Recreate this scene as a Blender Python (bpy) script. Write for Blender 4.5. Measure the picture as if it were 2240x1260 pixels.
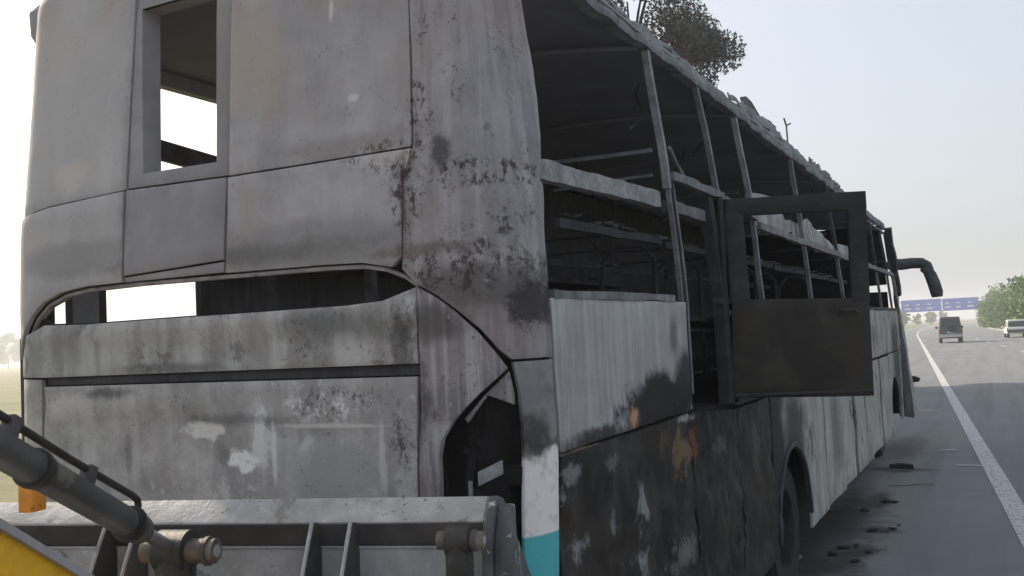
import bpy, bmesh, math, random
from mathutils import Vector, Matrix, noise
from mathutils.geometry import delaunay_2d_cdt
random.seed(7)
R_ = math.radians
for o in list(bpy.data.objects): bpy.data.objects.remove(o)
scene = bpy.context.scene
COL = scene.collection

# ------------------------------------------------------------------ camera
CAM = Vector((1.34226, -2.64210, 1.91410))
right = Vector((0.8885353, 0.45616451, -0.04918289))
upv = Vector((0.06846044, -0.02582063, 0.99731964))
fwd = Vector((-0.45367189, 0.88952079, 0.05417176))
cam_d = bpy.data.cameras.new('camera'); cam = bpy.data.objects.new('camera', cam_d); COL.objects.link(cam)
cam.matrix_world = Matrix(((right.x, upv.x, -fwd.x, CAM.x), (right.y, upv.y, -fwd.y, CAM.y), (right.z, upv.z, -fwd.z, CAM.z), (0, 0, 0, 1)))
cam_d.sensor_width = 36; cam_d.lens = 36 * 2067 / 2240; cam_d.clip_start = .05; cam_d.clip_end = 6000
scene.camera = cam

# ------------------------------------------------------------------ light
SUN_AZ = R_(-72)      # from +Y towards -X
SUN_EL = R_(31)
world = bpy.data.worlds.new('World'); scene.world = world; world.use_nodes = True
wn = world.node_tree.nodes; wl = world.node_tree.links
sky = wn.new('ShaderNodeTexSky'); sky.sky_type = 'NISHITA'; sky.sun_disc = False
sky.sun_elevation = SUN_EL; sky.sun_rotation = SUN_AZ
sky.altitude = 0; sky.air_density = 1.0; sky.dust_density = 6.0; sky.ozone_density = 1.5
bg = wn['Background']; bg.inputs['Strength'].default_value = .15
veil = wn.new('ShaderNodeMix'); veil.data_type = 'RGBA'; veil.inputs[0].default_value = .55      # thin even haze over the whole sky
wl.new(sky.outputs[0], veil.inputs[6]); veil.inputs[7].default_value = (4.6, 4.85, 5.1, 1)
wl.new(veil.outputs[2], bg.inputs[0])
sd = bpy.data.lights.new('sun', 'SUN'); sun = bpy.data.objects.new('sun', sd); COL.objects.link(sun)
sd.energy = 5.0; sd.angle = R_(1.5); sd.color = (1, .87, .70)
sdir = Vector((math.sin(SUN_AZ) * math.cos(SUN_EL), math.cos(SUN_AZ) * math.cos(SUN_EL), math.sin(SUN_EL)))
sun.rotation_euler = sdir.to_track_quat('Z', 'Y').to_euler()
vs = scene.view_settings; vs.view_transform = 'Standard'; vs.look = 'None'; vs.gamma = 1; vs.exposure = 0.36; vs.use_curve_mapping = False
scene.render.engine = 'CYCLES'; scene.cycles.volume_bounces = 1

# ------------------------------------------------------------------ materials
class NT:
    def __init__(s, name):
        s.m = bpy.data.materials.new(name); s.m.use_nodes = True
        s.n = s.m.node_tree.nodes; s.l = s.m.node_tree.links
        s.b = s.n['Principled BSDF']
        g = s.n.new('ShaderNodeNewGeometry'); s.pos = g.outputs['Position']
    def new(s, t, **kw):
        n = s.n.new(t)
        for k, v in kw.items(): setattr(n, k, v)
        return n
    def put(s, sock, v):
        if hasattr(v, 'is_output') or isinstance(v, bpy.types.NodeSocket): s.l.new(v, sock)
        else: sock.default_value = v
    def noise(s, scale, detail=4, rough=.55, vec=None, dist=0.):
        n = s.new('ShaderNodeTexNoise'); s.put(n.inputs['Vector'], vec or s.pos)
        n.inputs['Scale'].default_value = scale; n.inputs['Detail'].default_value = detail
        n.inputs['Roughness'].default_value = rough; n.inputs['Distortion'].default_value = dist
        return n.outputs[0], n.outputs[1]
    def vmul(s, v, k):
        n = s.new('ShaderNodeVectorMath', operation='MULTIPLY'); s.put(n.inputs[0], v); n.inputs[1].default_value = k; return n.outputs[0]
    def vop(s, op, a, b):
        n = s.new('ShaderNodeVectorMath', operation=op); s.put(n.inputs[0], a); s.put(n.inputs[1], b); return n.outputs[0]
    def vlen(s, v):
        n = s.new('ShaderNodeVectorMath', operation='LENGTH'); s.put(n.inputs[0], v); return n.outputs['Value']
    def m_(s, op, a, b=0.):
        n = s.new('ShaderNodeMath', operation=op); s.put(n.inputs[0], a); s.put(n.inputs[1], b); n.use_clamp = False; return n.outputs[0]
    def rng(s, v, a, b, c=0., d=1., smooth=True):
        n = s.new('ShaderNodeMapRange'); n.interpolation_type = 'SMOOTHSTEP' if smooth else 'LINEAR'
        s.put(n.inputs['Value'], v)
        n.inputs['From Min'].default_value = a; n.inputs['From Max'].default_value = b
        n.inputs['To Min'].default_value = c; n.inputs['To Max'].default_value = d
        return n.outputs['Result']
    def mix(s, f, a, b, mode='MIX'):
        n = s.new('ShaderNodeMix', data_type='RGBA', blend_type=mode)
        s.put(n.inputs[0], f)
        for i, v in ((6, a), (7, b)):
            if isinstance(v, tuple): v = (v[0], v[1], v[2], 1)
            s.put(n.inputs[i], v)
        return n.outputs[2]
    def ramp(s, f, stops):
        n = s.new('ShaderNodeValToRGB'); r = n.color_ramp
        while len(r.elements) < len(stops): r.elements.new(.5)
        for e, (p, c) in zip(r.elements, stops): e.position = p; e.color = (c[0], c[1], c[2], 1)
        s.put(n.inputs[0], f); return n.outputs[0]
    def blob(s, c, r, ns=6., nd=.5, e0=.6, e1=1.0):
        v = s.vop('SUBTRACT', s.pos, c); v = s.vop('DIVIDE', v, r)
        nc = s.noise(ns, 5, .65)[1]
        nc = s.vop('SUBTRACT', nc, (.5, .5, .5)); nc = s.vmul(nc, (nd * 2,) * 3)
        return s.rng(s.vlen(s.vop('ADD', v, nc)), e0, e1, 1., 0.)
    def finish(s, col, rough=.85, bumps=(), metal=0., spec=.3):
        s.put(s.b.inputs['Base Color'], col if not isinstance(col, tuple) else (*col, 1))
        s.put(s.b.inputs['Roughness'], rough); s.put(s.b.inputs['Metallic'], metal)
        s.b.inputs['Specular IOR Level'].default_value = spec
        last = None
        for h, st, dist in bumps:
            b = s.new('ShaderNodeBump'); b.inputs['Strength'].default_value = st; b.inputs['Distance'].default_value = dist
            s.put(b.inputs['Height'], h)
            if last: s.l.new(last, b.inputs['Normal'])
            last = b.outputs[0]
        if last: s.l.new(last, s.b.inputs['Normal'])
        return s.m
BIG = 50.
def soot(name, dark, mid, light, scale=3., streak=0., sfreq=14., warm=.0, warmcol=(.30, .23, .19), speck=.3, stains=(), rough=.85, bump=.35, spec=.25, mott=.35, peel=None):
    t = NT(name)
    n1, nc = t.noise(scale, 7, .62, dist=.4)
    col = t.ramp(n1, [(.32, dark), (.5, mid), (.66, light)])
    n2, _ = t.noise(scale * 5, 6, .7)
    col = t.mix(t.rng(n2, .35, .7, 0, mott), col, tuple(v * .62 for v in mid))
    if warm:
        nw, _ = t.noise(1.7, 4, .6, vec=t.vop('ADD', t.pos, (4.3, 1.1, 7.7)))
        col = t.mix(t.rng(nw, .45, .68, 0, warm), col, warmcol)
    if streak:
        sv = t.vmul(t.pos, (sfreq, sfreq, .9)); sn, _ = t.noise(1., 5, .6, vec=sv)
        col = t.mix(t.rng(sn, .42, .62, 0, streak), col, tuple(min(1, v * 1.7 + .02) for v in light))
        sn2, _ = t.noise(1.3, 4, .6, vec=t.vop('ADD', sv, (9., 3., 2.)))
        col = t.mix(t.rng(sn2, .5, .68, 0, streak), col, tuple(v * .55 for v in dark))
    if peel:
        pn, _ = t.noise(peel[1], 8, .68, vec=t.vop('ADD', t.vmul(t.pos, (1, 1, .8)), (3.1, 7.4, 2.2)), dist=.35)
        col = t.mix(t.rng(pn, peel[2] - .015, peel[2] + .03, 0, .85), col, peel[0])
        pn, _ = t.noise(peel[1] * 2.3, 8, .68, vec=t.vop('ADD', t.pos, (13.1, 2.4, 5.2)), dist=.3)
        col = t.mix(t.rng(pn, peel[2] + .02, peel[2] + .06, 0, .6), col, peel[0])
    for st in stains:
        c, r, sc, amt = st[:4]; kw = dict(st[4]) if len(st) > 4 else {}; ck = kw.pop('crack', 0)
        f = t.blob(c, r, **kw)
        if ck:                               # a web of cracks and flakes rather than a smudge
            cn, _ = t.noise(ck, 9, .78, vec=t.vmul(t.pos, (1, 1, .75)))
            f = t.m_('MULTIPLY', f, t.rng(cn, .50, .57))
        col = t.mix(t.m_('MULTIPLY', f, amt), col, sc)
    if speck:
        n3, _ = t.noise(70, 3, .6); n4, _ = t.noise(9, 3, .6, vec=t.vop('ADD', t.pos, (1.7, 8.2, 3.3)))
        f = t.m_('MULTIPLY', t.rng(n3, .58, .68), t.rng(n4, .48, .62))
        col = t.mix(t.m_('MULTIPLY', f, speck), col, (.035, .03, .03))
        n5, _ = t.noise(45, 3, .6, vec=t.vop('ADD', t.pos, (5.7, 2.2, 1.3)))
        f = t.m_('MULTIPLY', t.rng(n5, .62, .72), t.rng(n4, .52, .40))
        col = t.mix(t.m_('MULTIPLY', f, speck * .6), col, tuple(min(.6, v * 1.5) for v in light))
    nf, _ = t.noise(120, 3, .6)
    return t.finish(col, rough, [(n2, bump, .006), (nf, bump * .5, .002)], spec=spec)
def plain(name, c, rough=.7, var=.25, scale=12., metal=0., bump=.2, spec=.4, c2=None):
    t = NT(name); n1, _ = t.noise(scale, 5, .6)
    c2 = c2 or tuple(v * (1 - var) for v in c)
    col = t.ramp(n1, [(.35, c2), (.62, c)])
    n2, _ = t.noise(scale * 6, 3, .6)
    return t.finish(col, rough, [(n2, bump, .003)], metal=metal, spec=spec)

BLK = (.018, .017, .018)
REAR_ST = [  # soot, crust and cracks that lie on the rear skin: centre, radii, colour, amount
    ((-.395, 0, 2.40), (.075, BIG, .26), (.050, .034, .033), .95, dict(ns=9, nd=.6, e0=.45, e1=1.0, crack=30)),
    ((-.40, 0, 2.40), (.018, BIG, .22), (.07, .045, .042), .9, dict(ns=26, nd=.7, e0=.4, e1=1.2)),
    ((-.48, 0, 2.56), (.20, BIG, .075), (.06, .042, .04), .95, dict(ns=9, nd=.5, e0=.6, e1=1.0, crack=34)),
    ((-.46, 0, 2.55), (.16, BIG, .05), (.52, .48, .46), .5, dict(ns=20, nd=.9, e0=.4, e1=.9)),
    ((-.33, 0, 2.66), (.06, BIG, .22), (.06, .042, .042), .9, dict(ns=9, nd=.6, e0=.5, e1=1.0, crack=30)),
    ((-.25, 0, 2.545), (.045, BIG, .07), (.06, .055, .055), .85, dict(ns=24, nd=.7, e0=.5, e1=1.1)),
    ((-.12, 0, 2.47), (.30, BIG, .055), (.06, .043, .043), .95, dict(ns=12, nd=.6, e0=.5, e1=1.0, crack=36)),
    ((-.06, 0, 2.32), (.07, BIG, .09), (.045, .04, .05), .9, dict(ns=24, nd=1.1, e0=.25, e1=.8, crack=22)),
    ((-.16, 0, 2.10), (.24, BIG, .10), (.10, .092, .088), .8, dict(ns=9, nd=.8, e0=.4, e1=1.1)),
    ((-.20, 0, 2.17), (.26, BIG, .12), (.05, .04, .037), .9, dict(ns=9, nd=.6, e0=.5, e1=1.0, crack=26)),
    ((-.015, 0, 2.03), (.07, BIG, .12), (.035, .032, .034), .9, dict(ns=16, nd=.8, e0=.4, e1=1.0)),
    ((-.34, 0, 2.225), (.30, BIG, .03), (.12, .09, .08), .7, dict(ns=16, nd=.8, e0=.3, e1=1.1)),
    ((-.85, 0, 2.29), (.6, BIG, .10), (.23, .22, .225), .7, dict(ns=5, nd=.6, e0=.5, e1=1.1)),
    ((-2.0, 0, 2.33), (.45, BIG, .09), (.25, .24, .245), .7, dict(ns=5, nd=.6, e0=.5, e1=1.1)),
    ((-1.05, 0, 3.0), (.25, BIG, .22), (.40, .345, .315), .6, dict(ns=4, nd=.6, e0=.3, e1=1.1)),
    ((-2.05, 0, 2.68), (.12, BIG, .08), (.58, .50, .46), .6, dict(ns=7, nd=.6, e0=.3, e1=1.1)),
    ((-.60, 0, 2.78), (.03, BIG, .02), (.62, .60, .60), .8, dict(ns=16, nd=.6, e0=.3, e1=1.1)),
    ((-1.20, 0, 2.27), (.9, BIG, .05), (.13, .12, .12), .7, dict(ns=8, nd=.9, e0=.2, e1=1.1)),
    ((-.66, 0, 2.62), (.5, BIG, .05), (.22, .19, .18), .55, dict(ns=7, nd=.9, e0=.2, e1=1.1)),
    ((-1.72, 0, 2.62), (.05, BIG, .6), (.22, .20, .20), .5, dict(ns=6, nd=.7, e0=.2, e1=1.1)),
    ((-.70, 0, 3.12), (.012, BIG, .05), (.62, .60, .60), .7, dict(ns=9, nd=.3, e0=.4, e1=1.1)),
]
M = {}
M['rear'] = soot('rear_ash_skin', (.24, .226, .236), (.33, .314, .328), (.42, .40, .413), scale=1.8, streak=.10, sfreq=6, warm=.8, warmcol=(.34, .272, .245), peel=((.33, .29, .28), 3.2, .64), speck=.3, stains=[((-2.2, 0, 2.9), (1.0, BIG, .9), (.50, .483, .495), .6, dict(ns=2.5, nd=.6, e0=.1, e1=1.2))] + REAR_ST, bump=.3, mott=.2)  # first blob paints the veiling glare at upper left into the ash tone
M['rear_corner'] = soot('rear_corner_ash', (.20, .192, .205), (.28, .265, .283), (.36, .342, .36), scale=2.6, streak=.22, sfreq=16, warm=.6, warmcol=(.25, .19, .18), peel=((.18, .158, .155), 5.5, .63), speck=.7, stains=REAR_ST, bump=.6, mott=.4)
M['rear_hatch'] = soot('rear_window_panel', (.23, .222, .24), (.28, .27, .29), (.34, .325, .345), scale=2.2, warm=.3, speck=.15, bump=.15, mott=.2)
M['band'] = soot('rear_band_ash', (.20, .195, .195), (.30, .292, .292), (.41, .40, .40), scale=3.5, peel=((.17, .16, .155), 5., .60), streak=.25, sfreq=9, warm=.2, speck=.6, stains=[
    ((-.7, 0, 2.0), (.35, BIG, .09), (.10, .10, .10), .7, dict(ns=6, nd=.7, e0=.2, e1=1.1)),
    ((-1.5, 0, 1.87), (.4, BIG, .03), (.10, .10, .105), .7, dict(ns=8, nd=.7, e0=.2, e1=1.1)),
    ((-.42, 0, 1.95), (.06, BIG, .12), (.06, .055, .055), .8, dict(ns=18, nd=.9, e0=.2, e1=1.))], bump=.5)
M['lid'] = soot('engine_lid_ash', peel=((.46, .45, .452), 4.5, .595), dark=(.23, .222, .222), mid=(.34, .328, .328), light=(.46, .446, .446), scale=3.2, streak=.14, sfreq=8, warm=.3, warmcol=(.34, .29, .28), speck=.5, stains=[
    ((-2.1, 0, 1.73), (.2, BIG, .07), (.52, .48, .47), .75, dict(ns=7, nd=.8, e0=.3, e1=1.1)),
    ((-1.14, 0, 1.52), (.10, BIG, .05), (.72, .71, .71), .95, dict(ns=16, nd=.8, e0=.6, e1=.9)),
    ((-1.33, 0, 1.63), (.14, BIG, .04), (.62, .60, .59), .85, dict(ns=16, nd=.9, e0=.6, e1=.9)),
    ((-1.05, 0, 1.60), (.06, BIG, .14), (.6, .59, .59), .75, dict(ns=16, nd=.8, e0=.6, e1=.9)),
    ((-.78, 0, 1.70), (.20, BIG, .07), (.62, .60, .61), .85, dict(ns=9, nd=.7, e0=.6, e1=1., crack=18)),
    ((-.70, 0, 1.73), (.24, BIG, .07), (.09, .085, .09), .85, dict(ns=12, nd=.8, e0=.5, e1=1., crack=40)),
    ((-1.2, 0, 1.67), (.35, BIG, .03), (.12, .12, .125), .7, dict(ns=10, nd=.8, e0=.2, e1=1.1)),
    ((-1.85, 0, 1.78), (.2, BIG, .03), (.08, .08, .085), .8, dict(ns=10, nd=.9, e0=.2, e1=1.1)),
    ((-1.75, 0, 1.52), (.03, BIG, .12), (.12, .12, .13), .6, dict(ns=8, nd=.6, e0=.2, e1=1.1)),
    ((-1.25, 0, 1.54), (.06, BIG, .07), (.14, .14, .14), .7, dict(ns=8, nd=.6, e0=.2, e1=1.1)),
    ((-.75, 0, 1.48), (.22, BIG, .13), (.30, .30, .298), .75, dict(ns=3, nd=.3, e0=.7, e1=1.)),
    ((-.44, 0, 1.60), (.06, BIG, .16), (.07, .06, .065), .85, dict(ns=12, nd=.9, e0=.4, e1=1., crack=30)), ((-.75, 0, 1.645), (.26, BIG, .010), (.60, .58, .58), .7, dict(ns=14, nd=.5, e0=.5, e1=1.2)), ((-1.0, 0, 1.55), (.010, BIG, .12), (.66, .64, .64), .8, dict(ns=16, nd=.6, e0=.5, e1=1.3)), ((-.52, 0, 1.52), (.014, BIG, .13), (.60, .58, .58), .6, dict(ns=16, nd=.6, e0=.5, e1=1.3))], bump=.7, mott=.5)
M['wing'] = soot('lower_wing_ash', peel=((.13, .10, .10), 7., .60), dark=(.17, .16, .17), mid=(.24, .225, .235), light=(.32, .305, .315), scale=4, streak=.4, sfreq=34, warm=.35, warmcol=(.24, .18, .19), speck=.7, stains=[
    ((-.30, 0, 1.98), (.16, BIG, .08), (.075, .07, .07), .8, dict(ns=9, nd=.5, e0=.3, e1=1.1)),
    ((-.36, 0, 1.72), (.05, BIG, .22), (.06, .05, .05), .75, dict(ns=16, nd=1., e0=.2, e1=1.)),
    ((-.28, 0, 1.62), (.09, BIG, .06), (.40, .39, .40), .7, dict(ns=20, nd=1.2, e0=.2, e1=.9))], bump=.6)
M['wing_strip'] = None
def strip_mat():
    t = NT('corner_strip_paint')
    n1, _ = t.noise(6, 6, .65)
    z = t.new('ShaderNodeSeparateXYZ'); t.put(z.inputs[0], t.pos); zz = z.outputs[2]
    zn = t.m_('ADD', zz, t.m_('MULTIPLY', t.m_('SUBTRACT', n1, .5), .16))
    paint = t.mix(t.rng(zz, 1.270, 1.278), (.07, .42, .46), (.78, .73, .73))
    ash = t.ramp(n1, [(.35, (.15, .15, .155)), (.65, (.27, .265, .275))])
    col = t.mix(t.rng(zn, 1.545, 1.585), paint, ash)
    f = t.m_('MULTIPLY', t.rng(zn, 1.53, 1.56), t.rng(zn, 1.60, 1.57))
    col = t.mix(t.m_('MULTIPLY', f, .85), col, (.05, .045, .04))
    f = t.blob((0, .16, 1.60), (BIG, .09, .10), ns=14, nd=.7, e0=.3, e1=1.1)
    col = t.mix(t.m_('MULTIPLY', f, .9), col, (.03, .028, .03))
    f = t.blob((0, .05, 2.0), (BIG, .3, .22), ns=9, nd=.6, e0=.3, e1=1.1)
    col = t.mix(t.m_('MULTIPLY', f, .55), col, (.05, .048, .05))
    ns_, _ = t.noise(30, 4, .6); col = t.mix(t.rng(ns_, .5, .75, 0, .35), col, (.2, .18, .17))
    return t.finish(col, .6, [(n1, .25, .005)], spec=.35)
M['wing_strip'] = strip_mat()
M['side'] = soot('side_skin_ash', (.26, .26, .275), (.35, .352, .368), (.44, .442, .458), scale=1.4, streak=.16, sfreq=34, warm=.12, speck=.25, stains=[
    ((0, 1.42, 1.585), (BIG, .64, .19), BLK, 1., dict(ns=8, nd=.6, e0=.62, e1=.98)),
    ((0, 1.78, 1.72), (BIG, .22, .14), (.03, .03, .032), .95, dict(ns=7, nd=.5, e0=.4, e1=1.1)),
    ((0, .62, 1.53), (BIG, .45, .055), (.03, .03, .032), .95, dict(ns=11, nd=.7, e0=.4, e1=1.0)),
    ((0, 1.62, 1.90), (BIG, .10, .12), (.07, .07, .08), .7, dict(ns=6, nd=.5, e0=.3, e1=1.1)),
    ((0, 1.02, 1.575), (BIG, .085, .055), (.50, .27, .17), .95, dict(ns=14, nd=.6, e0=.3, e1=1.)),
    ((0, 3.2, 1.60), (BIG, .7, .25), BLK, .95, dict(ns=5, nd=.5, e0=.6, e1=1.1))], bump=.3, rough=.7)
M['side_far'] = soot('side_skin_pale', (.20, .20, .195), (.32, .32, .305), (.43, .43, .41), scale=1.6, peel=((.11, .11, .105), 2.2, .60), streak=.24, sfreq=12, warm=.2, warmcol=(.30, .28, .20), speck=.3, stains=[
    ((0, 3.3, 1.1), (BIG, .8, 1.3), BLK, .97, dict(ns=3, nd=.4, e0=.7, e1=1.1)),
    ((0, 4.35, 1.15), (BIG, .55, .35), (.04, .04, .04), .9, dict(ns=5, nd=.5, e0=.4, e1=1.1)),
    ((0, 6.2, 1.0), (BIG, .35, .5), (.13, .13, .14), .8, dict(ns=4, nd=.6, e0=.3, e1=1.1)),
    ((0, 12.2, 1.2), (BIG, .7, 1.1), (.04, .04, .04), .9, dict(ns=4, nd=.6, e0=.4, e1=1.1)), ((0, 9.6, 1.75), (BIG, .5, .2), (.12, .12, .12), .6, dict(ns=5, nd=.6, e0=.2, e1=1.1))], bump=.35)
HST = [((0, y, z), (BIG, ry, rz), c, a, dict(ns=17, nd=1.25, e0=.3, e1=.8)) for y, z, ry, rz, c, a in [
    (.38, 1.44, .13, .05, (.20, .20, .21), .8), (.25, 1.38, .05, .08, (.22, .21, .21), .8), (.75, 1.43, .12, .05, (.13, .125, .12), .8),
    (1.05, 1.22, .10, .16, (.24, .24, .25), .85), (1.05, .98, .12, .14, (.23, .23, .23), .85), (.42, 1.18, .12, .07, (.25, .25, .27), .8),
    (.72, 1.2, .06, .09, (.16, .16, .17), .8), (.3, 1.02, .06, .06, (.2, .2, .2), .7), (1.6, .9, .35, .10, (.16, .16, .14), .75),
    (1.62, 1.36, .22, .16, (.15, .10, .05), .95), (1.84, 1.40, .07, .16, (.16, .05, .03), .9), (1.35, 1.44, .2, .06, (.07, .055, .03), .9), (1.75, 1.50, .2, .03, (.35, .34, .33), .8),
    (2.3, 1.3, .25, .09, (.09, .09, .095), .7), (2.6, 1.0, .3, .3, (.04, .04, .043), .6), (3.1, 1.2, .12, .3, (.10, .10, .10), .6)]]
M['hatch'] = soot('burnt_black_hatch', (.009, .009, .010), (.018, .017, .018), (.045, .043, .044), scale=4, peel=((.085, .080, .076), 3.6, .62), streak=.06, sfreq=18, warm=.5, warmcol=(.045, .034, .02), speck=.5, stains=HST, bump=1., rough=.75, mott=.3)
M['char'] = soot('charred_black', (.010, .010, .011), (.018, .017, .019), (.03, .028, .03), scale=5, speck=.2, bump=.6, rough=.9)
M['interior'] = soot('interior_soot', (.035, .035, .04), (.055, .055, .064), (.09, .088, .098), scale=3, streak=.15, speck=.2, bump=.4, rough=.9)
M['glare_ash'] = soot('interior_glare_ash', (.25, .25, .265), (.33, .33, .35), (.40, .40, .42), scale=2.5, speck=.2, bump=.3)  # ash tone of left inner parts, paled to stand in for lens glare
M['ceiling'] = soot('sooty_ceiling', (.24, .24, .28), (.29, .29, .335), (.34, .34, .39), scale=.9, speck=.1, bump=.3)
M['bar'] = soot('scorched_bar', (.10, .10, .11), (.17, .17, .185), (.26, .26, .275), scale=9, speck=.7, bump=.5, rough=.7)
M['darkbar'] = soot('dark_scorched_bar', (.03, .03, .034), (.055, .055, .062), (.10, .10, .11), scale=9, speck=.4, bump=.5, rough=.75)
M['beam'] = soot('flaking_pale_beam', (.16, .16, .165), (.28, .28, .29), (.40, .40, .41), scale=10, speck=.9, bump=.7, rough=.8)
M['roof'] = soot('roof_ash', (.13, .137, .15), (.22, .23, .25), (.34, .355, .38), scale=6, peel=((.10, .10, .11), 6., .59), streak=.1, speck=.6, bump=.8)
M['sheet'] = soot('streaked_grey_sheet', (.16, .16, .165), (.25, .25, .26), (.36, .36, .37), scale=5, streak=.5, sfreq=9, speck=.5, bump=.5)
M['door'] = soot('smoked_brown_door', (.024, .022, .019), (.036, .033, .028), (.055, .05, .043), scale=4, warm=.35, warmcol=(.06, .042, .032), speck=.2, bump=.3, rough=.65)
M['doorframe'] = soot('smoked_door_frame', (.024, .024, .025), (.036, .036, .038), (.055, .055, .057), scale=6, speck=.3, bump=.4, rough=.7)
M['rubber'] = plain('burnt_rubber', (.02, .02, .021), .9)
M['rim'] = soot('burnt_rim', (.015, .014, .014), (.025, .024, .022), (.045, .042, .04), scale=8, bump=.5)
M['mirror'] = soot('melted_mirror', (.05, .055, .058), (.075, .08, .085), (.11, .115, .12), scale=8, speck=.3, bump=.5)
M['loader'] = soot('loader_grey_steel', (.25, .252, .262), (.33, .332, .345), (.41, .41, .422), scale=5, peel=((.12, .11, .10), 7., .61), warm=.15, speck=.5, bump=.25, rough=.5, spec=.45)
M['loader_worn'] = soot('loader_worn_edge', (.25, .247, .243), (.36, .355, .35), (.50, .49, .48), scale=6, peel=((.17, .155, .14), 6., .60), warm=.3, warmcol=(.38, .34, .28), speck=.8, bump=.4, rough=.5, spec=.45)
M['loader_dark'] = soot('loader_dark_steel', (.030, .030, .032), (.045, .045, .048), (.07, .07, .074), scale=8, warm=.2, speck=.6, bump=.4, rough=.55, spec=.4)
M['loader_scratched'] = soot('loader_scratched_plate', (.06, .06, .063), (.09, .09, .095), (.13, .13, .135), scale=8, peel=((.50, .49, .48), 9., .61), speck=.5, bump=.4, rough=.55)
M['cyl'] = soot('cylinder_barrel', (.030, .031, .033), (.055, .057, .062), (.10, .102, .108), scale=5, peel=((.13, .115, .095), 7., .60), warm=.5, warmcol=(.09, .075, .055), speck=.3, bump=.15, rough=.45, spec=.5)
M['knuckle'] = soot('greasy_black_knuckle', (.012, .011, .010), (.022, .020, .018), (.05, .045, .038), scale=14, speck=.4, bump=.7, rough=.5, spec=.5)
M['chrome'] = plain('hard_chrome_rod', (.55, .55, .56), .28, .25, metal=.9)
M['pin'] = plain('greasy_brown_pin', (.20, .16, .125), .5, .6, 18, metal=.3)
M['yellow'] = soot('loader_yellow', (.60, .30, .015), (.74, .40, .02), (.80, .45, .03), scale=5, peel=((.16, .10, .05), 8., .63), speck=.7, bump=.2, rough=.5)
M['orange'] = soot('loader_orange', (.5, .2, .03), (.62, .26, .045), (.70, .33, .07), scale=9, peel=((.2, .12, .07), 9., .60), speck=.6, bump=.2, rough=.55)
M['hose'] = plain('black_hose', (.03, .027, .024), .6, .4)
M['white'] = plain('white_plastic', (.62, .63, .64), .5, .2)

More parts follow.
